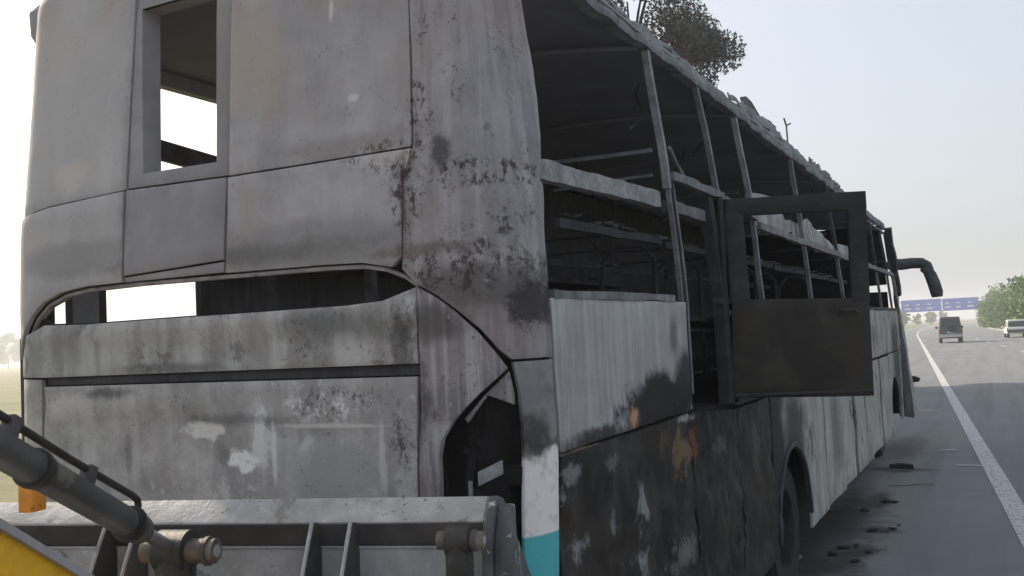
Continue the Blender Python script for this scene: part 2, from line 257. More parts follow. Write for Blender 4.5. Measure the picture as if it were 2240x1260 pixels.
# ------------------------------------------------------------------ mesh helpers
def link(name, me, mat, parent=None, smooth=None):
    if smooth is not None:
        for p in me.polygons: p.use_smooth = True
        me.set_sharp_from_angle(angle=R_(smooth))
    if mat and not me.materials: me.materials.append(mat)
    o = bpy.data.objects.new(name, me); COL.objects.link(o)
    if parent: o.parent = parent
    return o
def tag(o, label=None, cat=None, group=None, kind=None):
    if label: o['label'] = label
    if cat: o['category'] = cat
    if group: o['group'] = group
    if kind: o['kind'] = kind
    return o
def empty(name, loc=(0, 0, 0)):
    e = bpy.data.objects.new(name, None); e.location = loc; e.empty_display_size = .2; COL.objects.link(e); return e
def nz(p, sc, seed=0.):
    return noise.noise(Vector((p[0] * sc + seed, p[1] * sc + seed * 1.7, p[2] * sc - seed)))
class MB:
    def __init__(s): s.v = []; s.f = []
    def add(s, vs_, fs):
        k = len(s.v); s.v += [Vector(v) for v in vs_]; s.f += [tuple(i + k for i in f) for f in fs]; return s
    def frame(s, o, a, b, c):
        """box from corner o spanned by the vectors a, b, c"""
        o, a, b, c = map(Vector, (o, a, b, c))
        vs_ = [o, o + a, o + a + b, o + b, o + c, o + a + c, o + a + b + c, o + b + c]
        return s.add(vs_, [(0, 3, 2, 1), (4, 5, 6, 7), (0, 1, 5, 4), (1, 2, 6, 5), (2, 3, 7, 6), (3, 0, 4, 7)])
    def box(s, x0, x1, y0, y1, z0, z1):
        return s.frame((x0, y0, z0), (x1 - x0, 0, 0), (0, y1 - y0, 0), (0, 0, z1 - z0))
    def bar(s, p, q, w, h=None, up=(0, 0, 1), wob=0., n=1, seed=0.):
        p, q = Vector(p), Vector(q); h = h or w
        d = (q - p).normalized(); sx = d.cross(Vector(up)).normalized(); sz = sx.cross(d)
        rings = []
        for i in range(n + 1):
            c = p.lerp(q, i / n)
            if wob: c = c + sx * wob * nz(c, 3., seed) + sz * wob * nz(c, 3., seed + 5)
            k = 1 + (.25 * nz(c, 9., seed + 9) if wob else 0)
            rings.append([c + sx * a * w / 2 * k + sz * b * h / 2 * k for a, b in ((-1, -1), (1, -1), (1, 1), (-1, 1))])
        vs_ = [v for r in rings for v in r]; fs = [(3, 2, 1, 0), tuple(4 * n + i for i in range(4))]
        for i in range(n):
            for j in range(4): fs.append((4 * i + j, 4 * i + (j + 1) % 4, 4 * i + 4 + (j + 1) % 4, 4 * i + 4 + j))
        return s.add(vs_, fs)
    def tube(s, pts, rad, seg=12, flat=1., cap=True):
        pts = [Vector(p) for p in pts]; rad = rad if isinstance(rad, (list, tuple)) else [rad] * len(pts)
        vs_ = []; prev = None
        for i, p in enumerate(pts):
            d = (pts[min(i + 1, len(pts) - 1)] - pts[max(i - 1, 0)]).normalized()
            if prev is None:
                a = d.cross(Vector((0, 0, 1)));  a = a if a.length > .01 else d.cross(Vector((0, 1, 0)))
            else: a = prev - d * prev.dot(d)
            a.normalize(); prev = a; b = d.cross(a)
            for k in range(seg):
                t = 2 * math.pi * k / seg; vs_.append(p + a * math.cos(t) * rad[i] + b * math.sin(t) * rad[i] * flat)
        fs = []
        for i in range(len(pts) - 1):
            for k in range(seg): fs.append((i * seg + k, i * seg + (k + 1) % seg, (i + 1) * seg + (k + 1) % seg, (i + 1) * seg + k))
        if cap: fs += [tuple(range(seg))[::-1], tuple((len(pts) - 1) * seg + k for k in range(seg))]
        return s.add(vs_, fs)
    def prism(s, poly, ax, depth):
        """extrude a 3-D polygon along the vector ax by depth"""
        a = Vector(ax).normalized() * depth; n = len(poly); poly = [Vector(p) for p in poly]
        return s.add(poly + [p + a for p in poly], [tuple(range(n))[::-1], tuple(range(n, 2 * n))] + [(i, (i + 1) % n, n + (i + 1) % n, n + i) for i in range(n)])
    def build(s, name, mat, parent=None, smooth=35, bevel=0.):
        me = bpy.data.meshes.new(name); me.from_pydata(s.v, [], s.f); me.update()
        bm = bmesh.new(); bm.from_mesh(me)
        bmesh.ops.recalc_face_normals(bm, faces=bm.faces)
        if bevel:
            bmesh.ops.bevel(bm, geom=[e for e in bm.edges if len(e.link_faces) == 2 and e.calc_face_angle(0) > .5], offset=bevel, segments=2, affect='EDGES', profile=.5)
        bm.to_mesh(me); bm.free()
        return link(name, me, mat, parent, smooth)

# ------------------------------------------------------------------ the bus shell: (s, z) on the skin -> point
RC = .26; W = 2.53; ARC = math.pi * RC / 2; LR = W - 2 * RC
BUS_Y1 = 13.45
def P(s, z, off=0.):
    t = .09 * min(max((z - 2.05) / 1.15, 0), 2) ** 1.3; l = .06 * min(max((z - 2.2) / 1.15, 0), 2) ** 1.4
    left = s < -LR / 2; ss = -LR - s if left else s
    l += 10. * max(0, z - 3.49) ** 2
    if left: t *= .45
    a = min(max(ss / RC, 0), math.pi / 2)
    if ss < 0: x, y, nx, ny = ss - RC, 0., 0., -1.
    else:
        x, y, nx, ny = -RC + RC * math.sin(a), RC - RC * math.cos(a), math.sin(a), -math.cos(a)
        if ss > ARC: y = RC + ss - ARC
    x -= t * min(max((x + W / 2) / (W / 2), 0), 1); y += l * min(max((1.2 - y) / 1.2, 0), 1)
    x += nx * off; y += ny * off
    if left: x = -W - x
    return Vector((x, y, z))
def S(y): return y - RC + ARC            # s on the right-hand side for a distance y along the bus
def inpoly(p, poly):
    c = False; j = len(poly) - 1
    for i in range(len(poly)):
        a, b = poly[i], poly[j]
        if (a[1] > p[1]) != (b[1] > p[1]) and p[0] < (b[0] - a[0]) * (p[1] - a[1]) / (b[1] - a[1]) + a[0]: c = not c
        j = i
    return c
def segdist(p, a, b):
    ax, ay = b[0] - a[0], b[1] - a[1]; L = ax * ax + ay * ay
    t = 0 if L == 0 else min(1, max(0, ((p[0] - a[0]) * ax + (p[1] - a[1]) * ay) / L))
    return math.hypot(p[0] - a[0] - t * ax, p[1] - a[1] - t * ay)
def edist(p, loops): return min(segdist(p, l[i - 1], l[i]) for l in loops for i in range(len(l)))
def dens(poly, res):
    out = []
    for i, a in enumerate(poly):
        b = poly[(i + 1) % len(poly)]; n = max(1, int(math.hypot(b[0] - a[0], b[1] - a[1]) / res))
        out += [(a[0] + (b[0] - a[0]) * k / n, a[1] + (b[1] - a[1]) * k / n) for k in range(n)]
    return out
def inset(poly, d):
    A = sum(poly[i - 1][0] * poly[i][1] - poly[i][0] * poly[i - 1][1] for i in range(len(poly)))
    sg = 1 if A > 0 else -1; out = []
    for i in range(len(poly)):
        p0, p1, p2 = poly[i - 1], poly[i], poly[(i + 1) % len(poly)]
        def nrm(a, b):
            x, y = b[0] - a[0], b[1] - a[1]; L = math.hypot(x, y) or 1; return (-y / L * sg, x / L * sg)
        n1, n2 = nrm(p0, p1), nrm(p1, p2); bx, by = n1[0] + n2[0], n1[1] + n2[1]; k = max(.5, (bx * n1[0] + by * n1[1]))
        out.append((p1[0] + bx * d / k, p1[1] + by * d / k))
    return out
def patch(name, poly, mat, parent, off=0., th=.02, res=.05, gap=.0016, holes=(), rnd=.0015, dent=.003, dsc=2.5, extra=None, fn=P, seed=0.):
    poly = inset(poly, gap) if gap else list(poly)
    loops = [dens(poly, res)] + [dens(list(h), res) for h in holes]
    pts = []; edges = []
    for l in loops:
        k = len(pts); pts += l; edges += [(k + i, k + (i + 1) % len(l)) for i in range(len(l))]
    nb = len(pts)
    s0, s1 = min(p[0] for p in poly), max(p[0] for p in poly); z0, z1 = min(p[1] for p in poly), max(p[1] for p in poly)
    for ring in (rnd * 1.3,):                       # a ring of points just inside the edge gives it a rolled lip
        for l in loops[:1]:
            for p in inset(l, ring):
                if inpoly(p, poly) and edist(p, loops) > ring * .7 and not any(inpoly(p, h) for h in holes): pts.append(p)
    ns, nzz = int((s1 - s0) / res), int((z1 - z0) / res)
    for i in range(1, ns + 1):
        for j in range(1, nzz + 1):
            p = (s0 + (s1 - s0) * (i - .5 + .3 * (j % 2)) / (ns + .3), z0 + (z1 - z0) * (j - .5) / nzz)
            if inpoly(p, poly) and not any(inpoly(p, h) for h in holes) and edist(p, loops) > res * .45: pts.append(p)
    V, E_, F, *_r = delaunay_2d_cdt([Vector(p) for p in pts], edges, [], 1, 1e-6)
    if holes: F = [f for f in F if not any(inpoly((sum(V[i][0] for i in f) / len(f), sum(V[i][1] for i in f) / len(f)), h) for h in loops[1:])]
    n = len(V); front = []; back = []
    for v in V:
        e = edist(v, loops); d = off
        if e < rnd: d -= (rnd - e) * .8
        q = (v[0], v[1], 1.3)
        dn = nz(q, dsc, seed + 3.1) + .4 * nz(q, dsc * 3, seed + 8.3)
        d += dent * dn + (extra(v[0], v[1]) if extra else 0)
        front.append(fn(v[0], v[1], d)); back.append(fn(v[0], v[1], d - th))
    cnt = {}
    for f in F:
        for i in range(len(f)): cnt[(f[i - 1], f[i])] = 1
    faces = [tuple(f) for f in F] + [tuple(i + n for i in reversed(f)) for f in F]
    faces += [(b, a, a + n, b + n) for (a, b) in cnt if (b, a) not in cnt]
    me = bpy.data.meshes.new(name); me.from_pydata(front + back, [], faces); me.update()
    bm = bmesh.new(); bm.from_mesh(me); bmesh.ops.recalc_face_normals(bm, faces=bm.faces); bm.to_mesh(me); bm.free()
    return link(name, me, mat, parent, 40)

# ------------------------------------------------------------------ ground, road
RD = Vector((-.0767, .99705, 0)); RN = Vector((.99705, .0767, 0))     # road direction and its right-hand normal
E0 = Vector((1.40, 7.63, 0))                                          # a point on the white edge line
def bend(u): return .00026 * max(0, u - 105) ** 2
def rp(u, v, z=0.): p = E0 + RD * u + RN * (v + bend(u)); p.z = z; return p
def ground_mat():
    t = NT('dry_verge_grass'); n1, _ = t.noise(.25, 6, .65); n2, _ = t.noise(3, 6, .7)
    col = t.ramp(n1, [(.35, (.10, .115, .045)), (.55, (.17, .165, .08)), (.7, (.26, .23, .15))])
    col = t.mix(t.rng(n2, .3, .7, 0, .5), col, (.08, .09, .04)); return t.finish(col, .95, [(n2, .5, .05)])
def road_mat():
    t = NT('weathered_asphalt'); n1, _ = t.noise(.35, 5, .6); n2, _ = t.noise(60, 4, .7); n3, _ = t.noise(2.3, 6, .65)
    col = t.ramp(n1, [(.3, (.15, .163, .172)), (.7, (.20, .212, .222))])
    col = t.mix(t.rng(n3, .4, .75, 0, .25), col, (.085, .09, .10))
    col = t.mix(t.rng(n2, .4, .7, 0, .4), col, (.24, .245, .255))
    n4, _ = t.noise(1., 5, .6, vec=t.vmul(t.pos, (2.2, .07, 1))); col = t.mix(t.rng(n4, .42, .66, 0, .38), col, (.085, .09, .098))
    n5, _ = t.noise(160, 2, .6); col = t.mix(t.rng(n5, .55, .72, 0, .5), col, (.30, .30, .31)); col = t.mix(t.rng(n5, .45, .30, 0, .5), col, (.06, .062, .066))
    for c, r, a, ns, nd in [((.18, 5.75, 0), (.22, .35, BIG), .85, 5, 1.1), ((.25, 6.65, 0), (.25, .22, BIG), .9, 6, 1.1), ((.10, 8.2, 0), (.16, .6, BIG), .8, 4, 1.), ((.05, 5.2, 0), (.3, .5, BIG), .7, 5, 1.), ((-.1, 7.5, 0), (.30, 1.6, BIG), .7, 3., .8), ((.15, 10.5, 0), (.5, .25, BIG), .7, 3., .6), ((.0, 13., 0), (.35, 2., BIG), .5, 3., .6), ((-.15, 6, 0), (.55, 3.6, BIG), .75, 3.5, .7)]:
        col = t.mix(t.m_('MULTIPLY', t.blob(c, r, ns=ns, nd=nd, e0=.3, e1=1.1), a), col, (.018, .018, .02))
    return t.finish(col, .8, [(n2, .4, .004)], spec=.3)
M['ground'] = ground_mat(); M['road'] = road_mat()
def paint_mat():
    t = NT('worn_road_paint'); n1, _ = t.noise(22, 6, .7); n2, _ = t.noise(3, 4, .6)
    col = t.ramp(n1, [(.40, (.19, .195, .20)), (.50, (.48, .49, .50)), (.66, (.68, .69, .70))])
    col = t.mix(t.rng(n2, .45, .7, 0, .35), col, (.30, .31, .32)); return t.finish(col, .7, [(n1, .3, .003)])
M['paint'] = paint_mat()
def sheet(name, pts, mat, kind='structure'):
    me = bpy.data.meshes.new(name); me.from_pydata([Vector(p) for p in pts], [], [tuple(range(len(pts)))]); me.update()
    return tag(link(name, me, mat), kind=kind)
sheet('ground', [(-2500, -800, -.02), (2500, -800, -.02), (2500, 3000, -.02), (-2500, 3000, -.02)], M['ground'])
US = [-60, -20, 20, 60] + list(range(75, 600, 15))
def ribbon(name, u0, u1, v0, v1, z, mat):
    us = [u0] + [u for u in US if u0 < u < u1] + [u1]
    me = bpy.data.meshes.new(name); me.from_pydata([rp(u, v, z) for u in us for v in (v0, v1)], [], [(2 * i, 2 * i + 1, 2 * i + 3, 2 * i + 2) for i in range(len(us) - 1)]); me.update()
    return tag(link(name, me, mat), kind='structure')
ribbon('road', -60, 590, -4.2, 9.9, 0., M['road'])
def strip(name, u0, u1, v0, v1, z=.005): return ribbon(name, u0, u1, v0, v1, z, M['paint'])
strip('road_edge_line', -40, 580, -.10, .10)
for u in range(-30, 420, 12): strip('lane_dash_line', u, u + 3.5, 4.4, 4.53)
strip('road_edge_line', -40, 580, 9.3, 9.45)
strip('shoulder_edge_line', -40, 3.0, -2.02, -1.90)
mk = MB(); q_ = [rp(u, v, z) for u in US for v, z in ((9.9, -.01), (10.05, -.01), (10.05, .13), (9.9, .13))]
mk.add(q_, [(3, 2, 1, 0)] + [(4 * i + j, 4 * i + (j + 1) % 4, 4 * i + 4 + (j + 1) % 4, 4 * i + 4 + j) for i in range(len(US) - 1) for j in range(4)])
tag(mk.build('median_kerb', plain('kerb_concrete', (.38, .37, .35), .9), None, None), kind='structure')

# ------------------------------------------------------------------ the burnt bus
bus = tag(empty('burnt_bus', (-W / 2, 6, 0)), 'burnt-out grey coach with gutted windows standing on the road shoulder', 'bus')
def part(o, parent=None):
    p = parent or bus; o.parent = p; o.matrix_parent_inverse = Matrix.Translation(-Vector(bus.location)); return o
class _B:       # parts are modelled in world coordinates; keep that under the Empty
    pass
def bp(name, poly, mat, **kw): return part(patch(name, poly, M[mat], None, **kw))
def bb(mb, name, mat, bevel=0., smooth=35): return part(mb.build(name, M[mat], None, smooth, bevel))
def sub(o, p): o.parent = p; return o     # both carry the same offset through the part

WIN = [(-1.42, 3.33), (-.995, 3.33), (-.985, 2.64), (-1.385, 2.645)]
SLOT_T = [(-2.074, 2.049), (-2.023, 2.105), (-1.949, 2.159), (-1.834, 2.195), (-1.695, 2.209), (-1.404, 2.212), (-.923, 2.207), (-.494, 2.202), (-.317, 2.196), (-.223, 2.178), (-.152, 2.149), (-.097, 2.111)]
SLOT_B = [(-.156, 2.088), (-.232, 2.07), (-.385, 2.064), (-.753, 2.064), (-1.296, 2.066), (-1.698, 2.066), (-1.95, 2.075)]
ARC_IN = [(-.097, 2.111), (-.015, 2.064), (.049, 2.015), (.121, 1.945), (.177, 1.875), (.221, 1.821), (.241, 1.739), (.247, 1.635), (.246, 1.532), (.232, 1.30), (.225, 1.0)]
TAIL = [(.221, 1.812), (.126, 1.738), (.031, 1.654), (-.014, 1.595), (-.025, 1.543), (-.032, 1.411), (-.034, 1.25), (.215, 1.25), (.236, 1.532), (.236, 1.70)]
# skins of the tail, each sheet on its own
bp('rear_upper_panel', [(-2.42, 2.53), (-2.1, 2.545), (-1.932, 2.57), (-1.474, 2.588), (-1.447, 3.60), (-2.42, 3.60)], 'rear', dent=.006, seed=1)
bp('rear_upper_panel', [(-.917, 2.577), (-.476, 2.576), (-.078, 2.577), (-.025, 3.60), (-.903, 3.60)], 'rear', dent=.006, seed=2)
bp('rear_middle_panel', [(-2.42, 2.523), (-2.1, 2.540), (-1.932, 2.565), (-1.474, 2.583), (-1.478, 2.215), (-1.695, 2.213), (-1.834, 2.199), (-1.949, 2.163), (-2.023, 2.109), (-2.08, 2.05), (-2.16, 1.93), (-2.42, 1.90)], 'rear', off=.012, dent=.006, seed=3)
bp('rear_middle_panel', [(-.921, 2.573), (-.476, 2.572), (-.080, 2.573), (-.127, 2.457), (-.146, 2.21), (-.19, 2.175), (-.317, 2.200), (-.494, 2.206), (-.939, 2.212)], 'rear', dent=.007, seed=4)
fr = [(-1.444, 3.60), (-.906, 3.60), (-.920, 2.580), (-1.471, 2.592)]
wf = bp('rear_window_frame', fr, 'rear_hatch', off=-.006, holes=[WIN], res=.06, dent=.003)
bp('rear_hatch_panel', [(-1.469, 2.586), (-.924, 2.574), (-.942, 2.262), (-1.474, 2.240)], 'rear_hatch', off=.004, dent=.008, seed=5)
bp('rear_hatch_sill', [(-1.474, 2.236), (-.942, 2.257), (-.944, 2.215), (-1.478, 2.215)], 'rear_hatch', dent=.002)
m = MB()                                                     # deep jamb round the rear window
def jamb(mb, a, b, d0, d1, th):
    pa, pb = P(*a), P(*b); n = Vector((0, 1, 0)); i = (Vector((-1.46, .05, 2.98)) - (pa + pb) / 2); i.y = 0; i.normalize()
    mb.frame(pa + n * d0 - i * th, pb - pa, n * (d1 - d0), i * th)
for k in range(4): jamb(m, WIN[k - 1], WIN[k], .012, .10, .02)
bb(m, 'window_jamb', 'rear_hatch')
def ridge(s, z): return -.010 * math.exp(-((z - 2.468 + .02 * math.sin(s * 9)) / .018) ** 2) * (1 if s > -.1 else 0) + (.004 if z < 2.46 else 0)
bp('rear_corner_panel', [(-.075, 2.577), (-.021, 3.60), (.37, 3.60), (.38, 3.40), (.448, 3.13), (.486, 2.86), (.478, 2.62), (.425, 2.29), (.405, 2.05), (.410, 1.848), (.222, 1.848), (.181, 1.881), (.124, 1.950), (.050, 2.017), (-.014, 2.066), (-.097, 2.114), (-.146, 2.165), (-.141, 2.21), (-.122, 2.457)], 'rear_corner', dent=.009, dsc=3.5, res=.035, extra=ridge, seed=6)
bp('rear_corner_strip', [(.225, 1.842), (.411, 1.842), (.420, 1.664), (.424, 1.494), (.385, 1.124), (.37, .60), (.20, .60), (.229, 1.156), (.250, 1.532), (.251, 1.635), (.245, 1.739)], 'wing_strip', dent=.004, res=.04, seed=7)
def bandx(s, z): return .018 * math.exp(-((z - 2.025) / .022) ** 2)
bp('rear_band_panel', [(-2.42, 1.93), (-2.14, 1.94), (-2.05, 2.03), (-1.95, 2.070), (-1.698, 2.061), (-1.296, 2.061), (-.753, 2.059), (-.385, 2.059), (-.232, 2.066), (-.097, 2.104), (-.105, 1.848), (-1.973, 1.848), (-2.42, 1.86)], 'band', off=.006, extra=bandx, dent=.008, dsc=4, res=.035, seed=8)
def lidx(s, z):
    a = max(abs(s + .52) / .24, abs(z - 1.50) / .16); b = max(abs(s + 1.45) / .42, abs(z - 1.52) / .17)
    return (-.012 if a < 1 else 0) + (.012 * max(0, 1 - abs(a - 1) / .10)) - (.010 if b < 1 else 0)
bp('engine_cover', [(-1.974, 1.812), (-.110, 1.808), (-.134, 1.40), (-.14, .95), (-1.99, .95)], 'lid', off=-.002, dent=.010, dsc=5, res=.028, extra=lidx, seed=9)
bp('rear_side_panel', [(-2.42, 1.855), (-1.982, 1.842), (-1.982, 1.812), (-1.998, .95), (-2.42, .95)], 'lid', dent=.006, seed=10)
bp('vent_recess', [(-1.976, 1.845), (-.107, 1.845), (-.110, 1.811), (-1.976, 1.815)], 'interior', off=-.022, gap=.0, dent=.0, th=.01)
def wingx(s, z): return .012 * math.sin(min(1, max(0, (s + .1) / .35)) * math.pi)
bp('tail_wing_panel', [(-.100, 2.108), (-.017, 2.062), (.047, 2.013), (.118, 1.942), (.173, 1.871), (.208, 1.822), (.112, 1.744), (.022, 1.660), (-.022, 1.600), (-.033, 1.545), (-.040, 1.411), (-.044, .95), (-.132, .95), (-.126, 1.42), (-.101, 1.84)], 'wing', dent=.008, dsc=5, res=.03, extra=wingx, seed=11)
bp('tail_light_edge', [(.221, 1.812), (.240, 1.735), (.238, 1.70), (.140, 1.735), (.120, 1.715), (.060, 1.65), (.050, 1.665), (.126, 1.738)], 'wing', off=-.02, gap=.001, dent=.006)
bp('bumper', [(-2.42, .94), (.365, .94), (.36, .42), (-2.42, .42)], 'hatch', dent=.01)
# burnt-out tail lamp cavity
bp('lamp_cavity', [(-.12, 1.90), (.34, 1.90), (.34, .90), (-.12, .90)], 'char', off=-.10, gap=0, dent=.04, dsc=9, th=.02)
m = MB(); m.frame(P(.090, 1.447, -.012), P(.176, 1.482, -.012) - P(.090, 1.447, -.012), (0, 0, .046), P(.09, 1.45, -.024) - P(.09, 1.45, -.012)); bb(m, 'lamp_bracket', 'beam', .003)
m = MB(); m.frame(P(.045, 1.40, -.04), P(.057, 1.40, -.04) - P(.045, 1.40, -.04), (0, 0, .06), (0, .01, 0)); bb(m, 'lamp_bracket', 'beam')
m = MB()
for k in range(14):
    a = P(random.uniform(0, .22), random.uniform(1.36, 1.75), -.09); b = P(random.uniform(0, .22), random.uniform(1.36, 1.75), -.07)
    m.bar(a, b, .014, .02, wob=.02, n=4, seed=k)
bb(m, 'charred_wiring', 'char')
# dark frame just behind the sheets, so the joints are open and deep
bp('rear_frame', [(-2.41, 3.42), (.42, 3.42), (.44, 2.05), (.36, 1.86), (-2.41, 1.86)], 'char', off=-.03, gap=0, dent=0, th=.012, res=.09,
   holes=[inset(WIN, -.012), SLOT_T[1:] + SLOT_B])
bp('rear_frame', [(-2.41, 1.84), (-.05, 1.84), (-.05, .5), (-2.41, .5)], 'char', off=-.05, gap=0, dent=0, th=.012, res=.12)
bp('slot_lip', SLOT_T + [(a, b - .014) for a, b in reversed(SLOT_T)], 'rear_corner', off=-.012, th=.03, gap=0, rnd=.003, dent=.002, res=.03)
# folded flare at the top left of the tail
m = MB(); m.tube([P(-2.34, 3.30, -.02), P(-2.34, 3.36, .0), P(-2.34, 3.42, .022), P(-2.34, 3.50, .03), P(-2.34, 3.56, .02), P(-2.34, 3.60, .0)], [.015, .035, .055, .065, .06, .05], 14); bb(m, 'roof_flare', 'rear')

# right-hand side, lower skins
bp('side_panel', [(.420, 2.050), (1.992, 2.055), (2.0, 1.535), (1.95, 1.53), (.440, 1.522), (.430, 1.66), (.420, 1.85)], 'side', dent=.010, dsc=3, res=.05, seed=21)
bp('joint_strip', [(.399, 2.05), (.427, 2.05), (.452, 1.52), (.40, 1.12), (.380, 1.12), (.418, 1.50), (.404, 1.85)], 'char', off=-.018, gap=0, dent=.003, res=.05)
def crumple(s, z): return .014 * nz((s, z, 0), 11, 4) + .008 * abs(nz((s, z, 0), 22, 2)) + (.025 * nz((s, z, 0), 4, 7) if s < 2 else 0)
bp('luggage_hatch', [(.440, 1.512), (1.945, 1.520), (1.945, .43), (.385, .43), (.39, 1.12)], 'hatch', dent=.02, dsc=4, res=.025, extra=crumple, seed=22)
bp('luggage_hatch', [(1.962, 1.520), (2.845, 1.46), (2.845, .43), (1.962, .43)], 'hatch', dent=.02, dsc=4, res=.03, extra=crumple, seed=23)
bp('luggage_hatch', [(2.868, 1.46), (3.715, 1.46), (3.715, .43), (2.868, .43)], 'hatch', dent=.015, dsc=4, res=.05, extra=crumple, seed=24)
AC = (S(4.20), .50); AR = .60
arch = [(AC[0] + AR * math.cos(R_(180 - a)), AC[1] + AR * math.sin(R_(180 - a))) for a in range(0, 181, 10)]
bp('wheel_arch_panel', [(3.73, 1.46), (5.745, 1.46), (5.745, .38), (AC[0] + AR, .38)] + arch[::-1] + [(AC[0] - AR, .43), (3.73, .43)], 'side_far', dent=.008, res=.06, seed=25)
bp('wheel_arch_lip', [(x, z) for x, z in arch] + [(AC[0] + (x - AC[0]) * .93, AC[1] + (z - AC[1]) * .93) for x, z in reversed(arch)], 'darkbar', off=.016, th=.03, gap=0, dent=.003, res=.06)
bp('side_panel', [(2.868, 1.53), (2.868, 2.05), (4.6, 2.05), (4.6, 1.475), (2.868, 1.475)], 'side_far', dent=.008, res=.08, seed=26)
for k, (a, b) in enumerate([(4.6, 6.4), (6.4, 8.2), (8.2, 10.0), (10.0, 11.9)]): bp('side_panel', [(a, 1.475), (a, 2.05), (b, 2.06), (b, 1.475)], 'side_far', dent=.01, res=.09, seed=27 + k)
for k, (a, b) in enumerate([(5.76, 6.79), (6.81, 7.62), (7.65, 8.9), (8.92, 10.1), (10.12, 11.2)]): bp('side_hatch', [(a, 1.46), (b, 1.46), (b, .36), (a, .38)], 'side_far', dent=.012, res=.08, gap=.016, off=(.0, -.014, .006, -.01, .004)[k], seed=33 + k)
FC = (S(11.75), .52)
arch2 = [(FC[0] + AR * math.cos(R_(180 - a)), FC[1] + AR * math.sin(R_(180 - a))) for a in range(0, 181, 12)]
bp('wheel_arch_panel', [(11.22, 1.46), (12.7, 1.46), (12.7, .48)] + arch2[::-1] + [(11.22, .48)], 'side_far', dent=.01, res=.08, seed=40)
bp('front_door_panel', [(11.9, 2.06), (11.9, 1.475), (12.7, 1.475), (12.7, .45), (13.05, .45), (13.08, 1.5), (13.05, 2.06)], 'side_far', dent=.02, res=.08, seed=41)
def flare(s, z): return .13 * max(0, min(1, (2.1 - z) / 1.5)) * min(1, max(0, (s - 13.05) / .35))
bp('front_side_panel', [(13.07, .45), (13.10, 1.5), (13.07, 2.3), (13.30, 2.3), (13.36, 1.5), (13.36, .40)], 'interior', off=.0, dent=.02, res=.08, extra=flare, seed=42)
bp('front_corner_panel', [(13.37, .42), (13.37, 1.5), (13.31, 2.3), (13.25, 3.3), (13.42, 3.3), (13.58, 2.3), (13.64, 1.5), (13.66, .42)], 'side_far', off=.0, dent=.02, res=.08, extra=flare, th=.05, seed=43)
m = MB(); m.prism([(-W + .1, 13.40, .45), (.0, 13.40, .45), (-.02, 13.40, 2.1), (-W + .1, 13.40, 2.1)], (0, 1, 0), .06); bb(m, 'front_wall', 'interior')
m = MB(); m.bar((-.06, 12.95, 3.34), (-.01, 13.30, 2.3), .09, .09, wob=.02, n=8); bb(m, 'front_corner_post', 'darkbar')
m = MB(); m.bar((.02, 13.45, .95), (.19, 13.5, .97), .05, .06); m.bar((.12, 13.4, 1.02), (.19, 13.5, .98), .05, .03); bb(m, 'bent_bracket', 'darkbar')

# sill, pillars, rails
m = MB(); m.bar((-.02, .30, 2.062), (-.02, 1.66, 2.07), .05, .03, wob=.006, n=14); bb(m, 'window_sill', 'bar')
m = MB(); m.bar((-.02, 2.52, 2.07), (-.02, 13.2, 2.08), .05, .035, wob=.01, n=40, seed=3); bb(m, 'window_sill', 'darkbar')
def pillar(y, z0, z1, w, mat='bar', d=.05, seed=0., yoff=0., tw=.6):
    m = MB(); n = 9
    prev = None; pts = []
    for i in range(n + 1):
        z = z0 + (z1 - z0) * i / n; q = P(S(y + yoff * i / n), z, -.03); q.x += .02 * nz(q, 2, seed) * tw; q.y += .03 * nz(q, 2, seed + 4) * tw; pts.append(q)
    vs_ = []
    for q in pts: vs_ += [q + Vector((a * d / 2, b * w / 2, 0)) for a, b in ((-1, -1), (1, -1), (1, 1), (-1, 1))]
    fs = [(3, 2, 1, 0), tuple(4 * n + i for i in range(4))] + [(4 * i + j, 4 * i + (j + 1) % 4, 4 * i + 4 + (j + 1) % 4, 4 * i + 4 + j) for i in range(n) for j in range(4)]
    m.add(vs_, fs); return bb(m, 'window_pillar', mat)
pillar(1.86, 2.62, 3.33, .036, 'beam', d=.035, seed=1); pillar(1.87, 1.55, 2.65, .020, 'bar', d=.022, seed=2, tw=.2); pillar(1.95, 1.60, 2.68, .020, 'bar', d=.022, seed=3, tw=.2)
pillar(1.91, 1.55, 2.66, .06, 'char', d=.012, seed=12, tw=.2)
pillar(2.84, 2.62, 3.33, .035, 'bar', d=.03, seed=4, yoff=-.10, tw=1); pillar(2.60, 1.5, 2.66, .10, 'doorframe', d=.06, seed=5); pillar(2.74, 1.5, 2.66, .06, 'char', d=.08, seed=6)
pillar(3.76, 2.60, 3.32, .04, 'beam', d=.035, seed=7, yoff=-.12); pillar(3.70, 2.06, 2.62, .04, 'bar', d=.03, seed=8)
pillar(5.58, 2.60, 3.33, .05, 'bar', d=.035, seed=9); pillar(5.58, 2.06, 2.62, .05, 'bar', d=.03, seed=10)
for k, y in enumerate((7.4, 9.2, 11.0, 12.4)):
    pillar(y, 2.60, 3.33, .055, 'darkbar', d=.035, seed=20 + k, tw=1); pillar(y, 2.06, 2.62, .055, 'bar', d=.03, seed=30 + k)
m = MB(); m.bar((-.09, .22, 2.515), (-.09, 1.75, 2.555), .05, .075, wob=.006, n=24, seed=2); bb(m, 'berth_beam', 'beam')
m = MB(); m.bar((-.09, 1.92, 2.545), (-.09, 2.62, 2.55), .05, .06, wob=.006, n=12, seed=5); bb(m, 'berth_beam', 'bar')
m = MB(); m.bar((-.045, 1.88, 2.685), (-.045, 2.85, 2.69), .035, .045, wob=.006, n=12, seed=8); bb(m, 'window_rail', 'bar')
m = MB(); m.bar((-.045, 2.87, 2.685), (-.045, 3.75, 2.64), .03, .03, wob=.006, n=12, seed=9); bb(m, 'window_rail', 'bar')
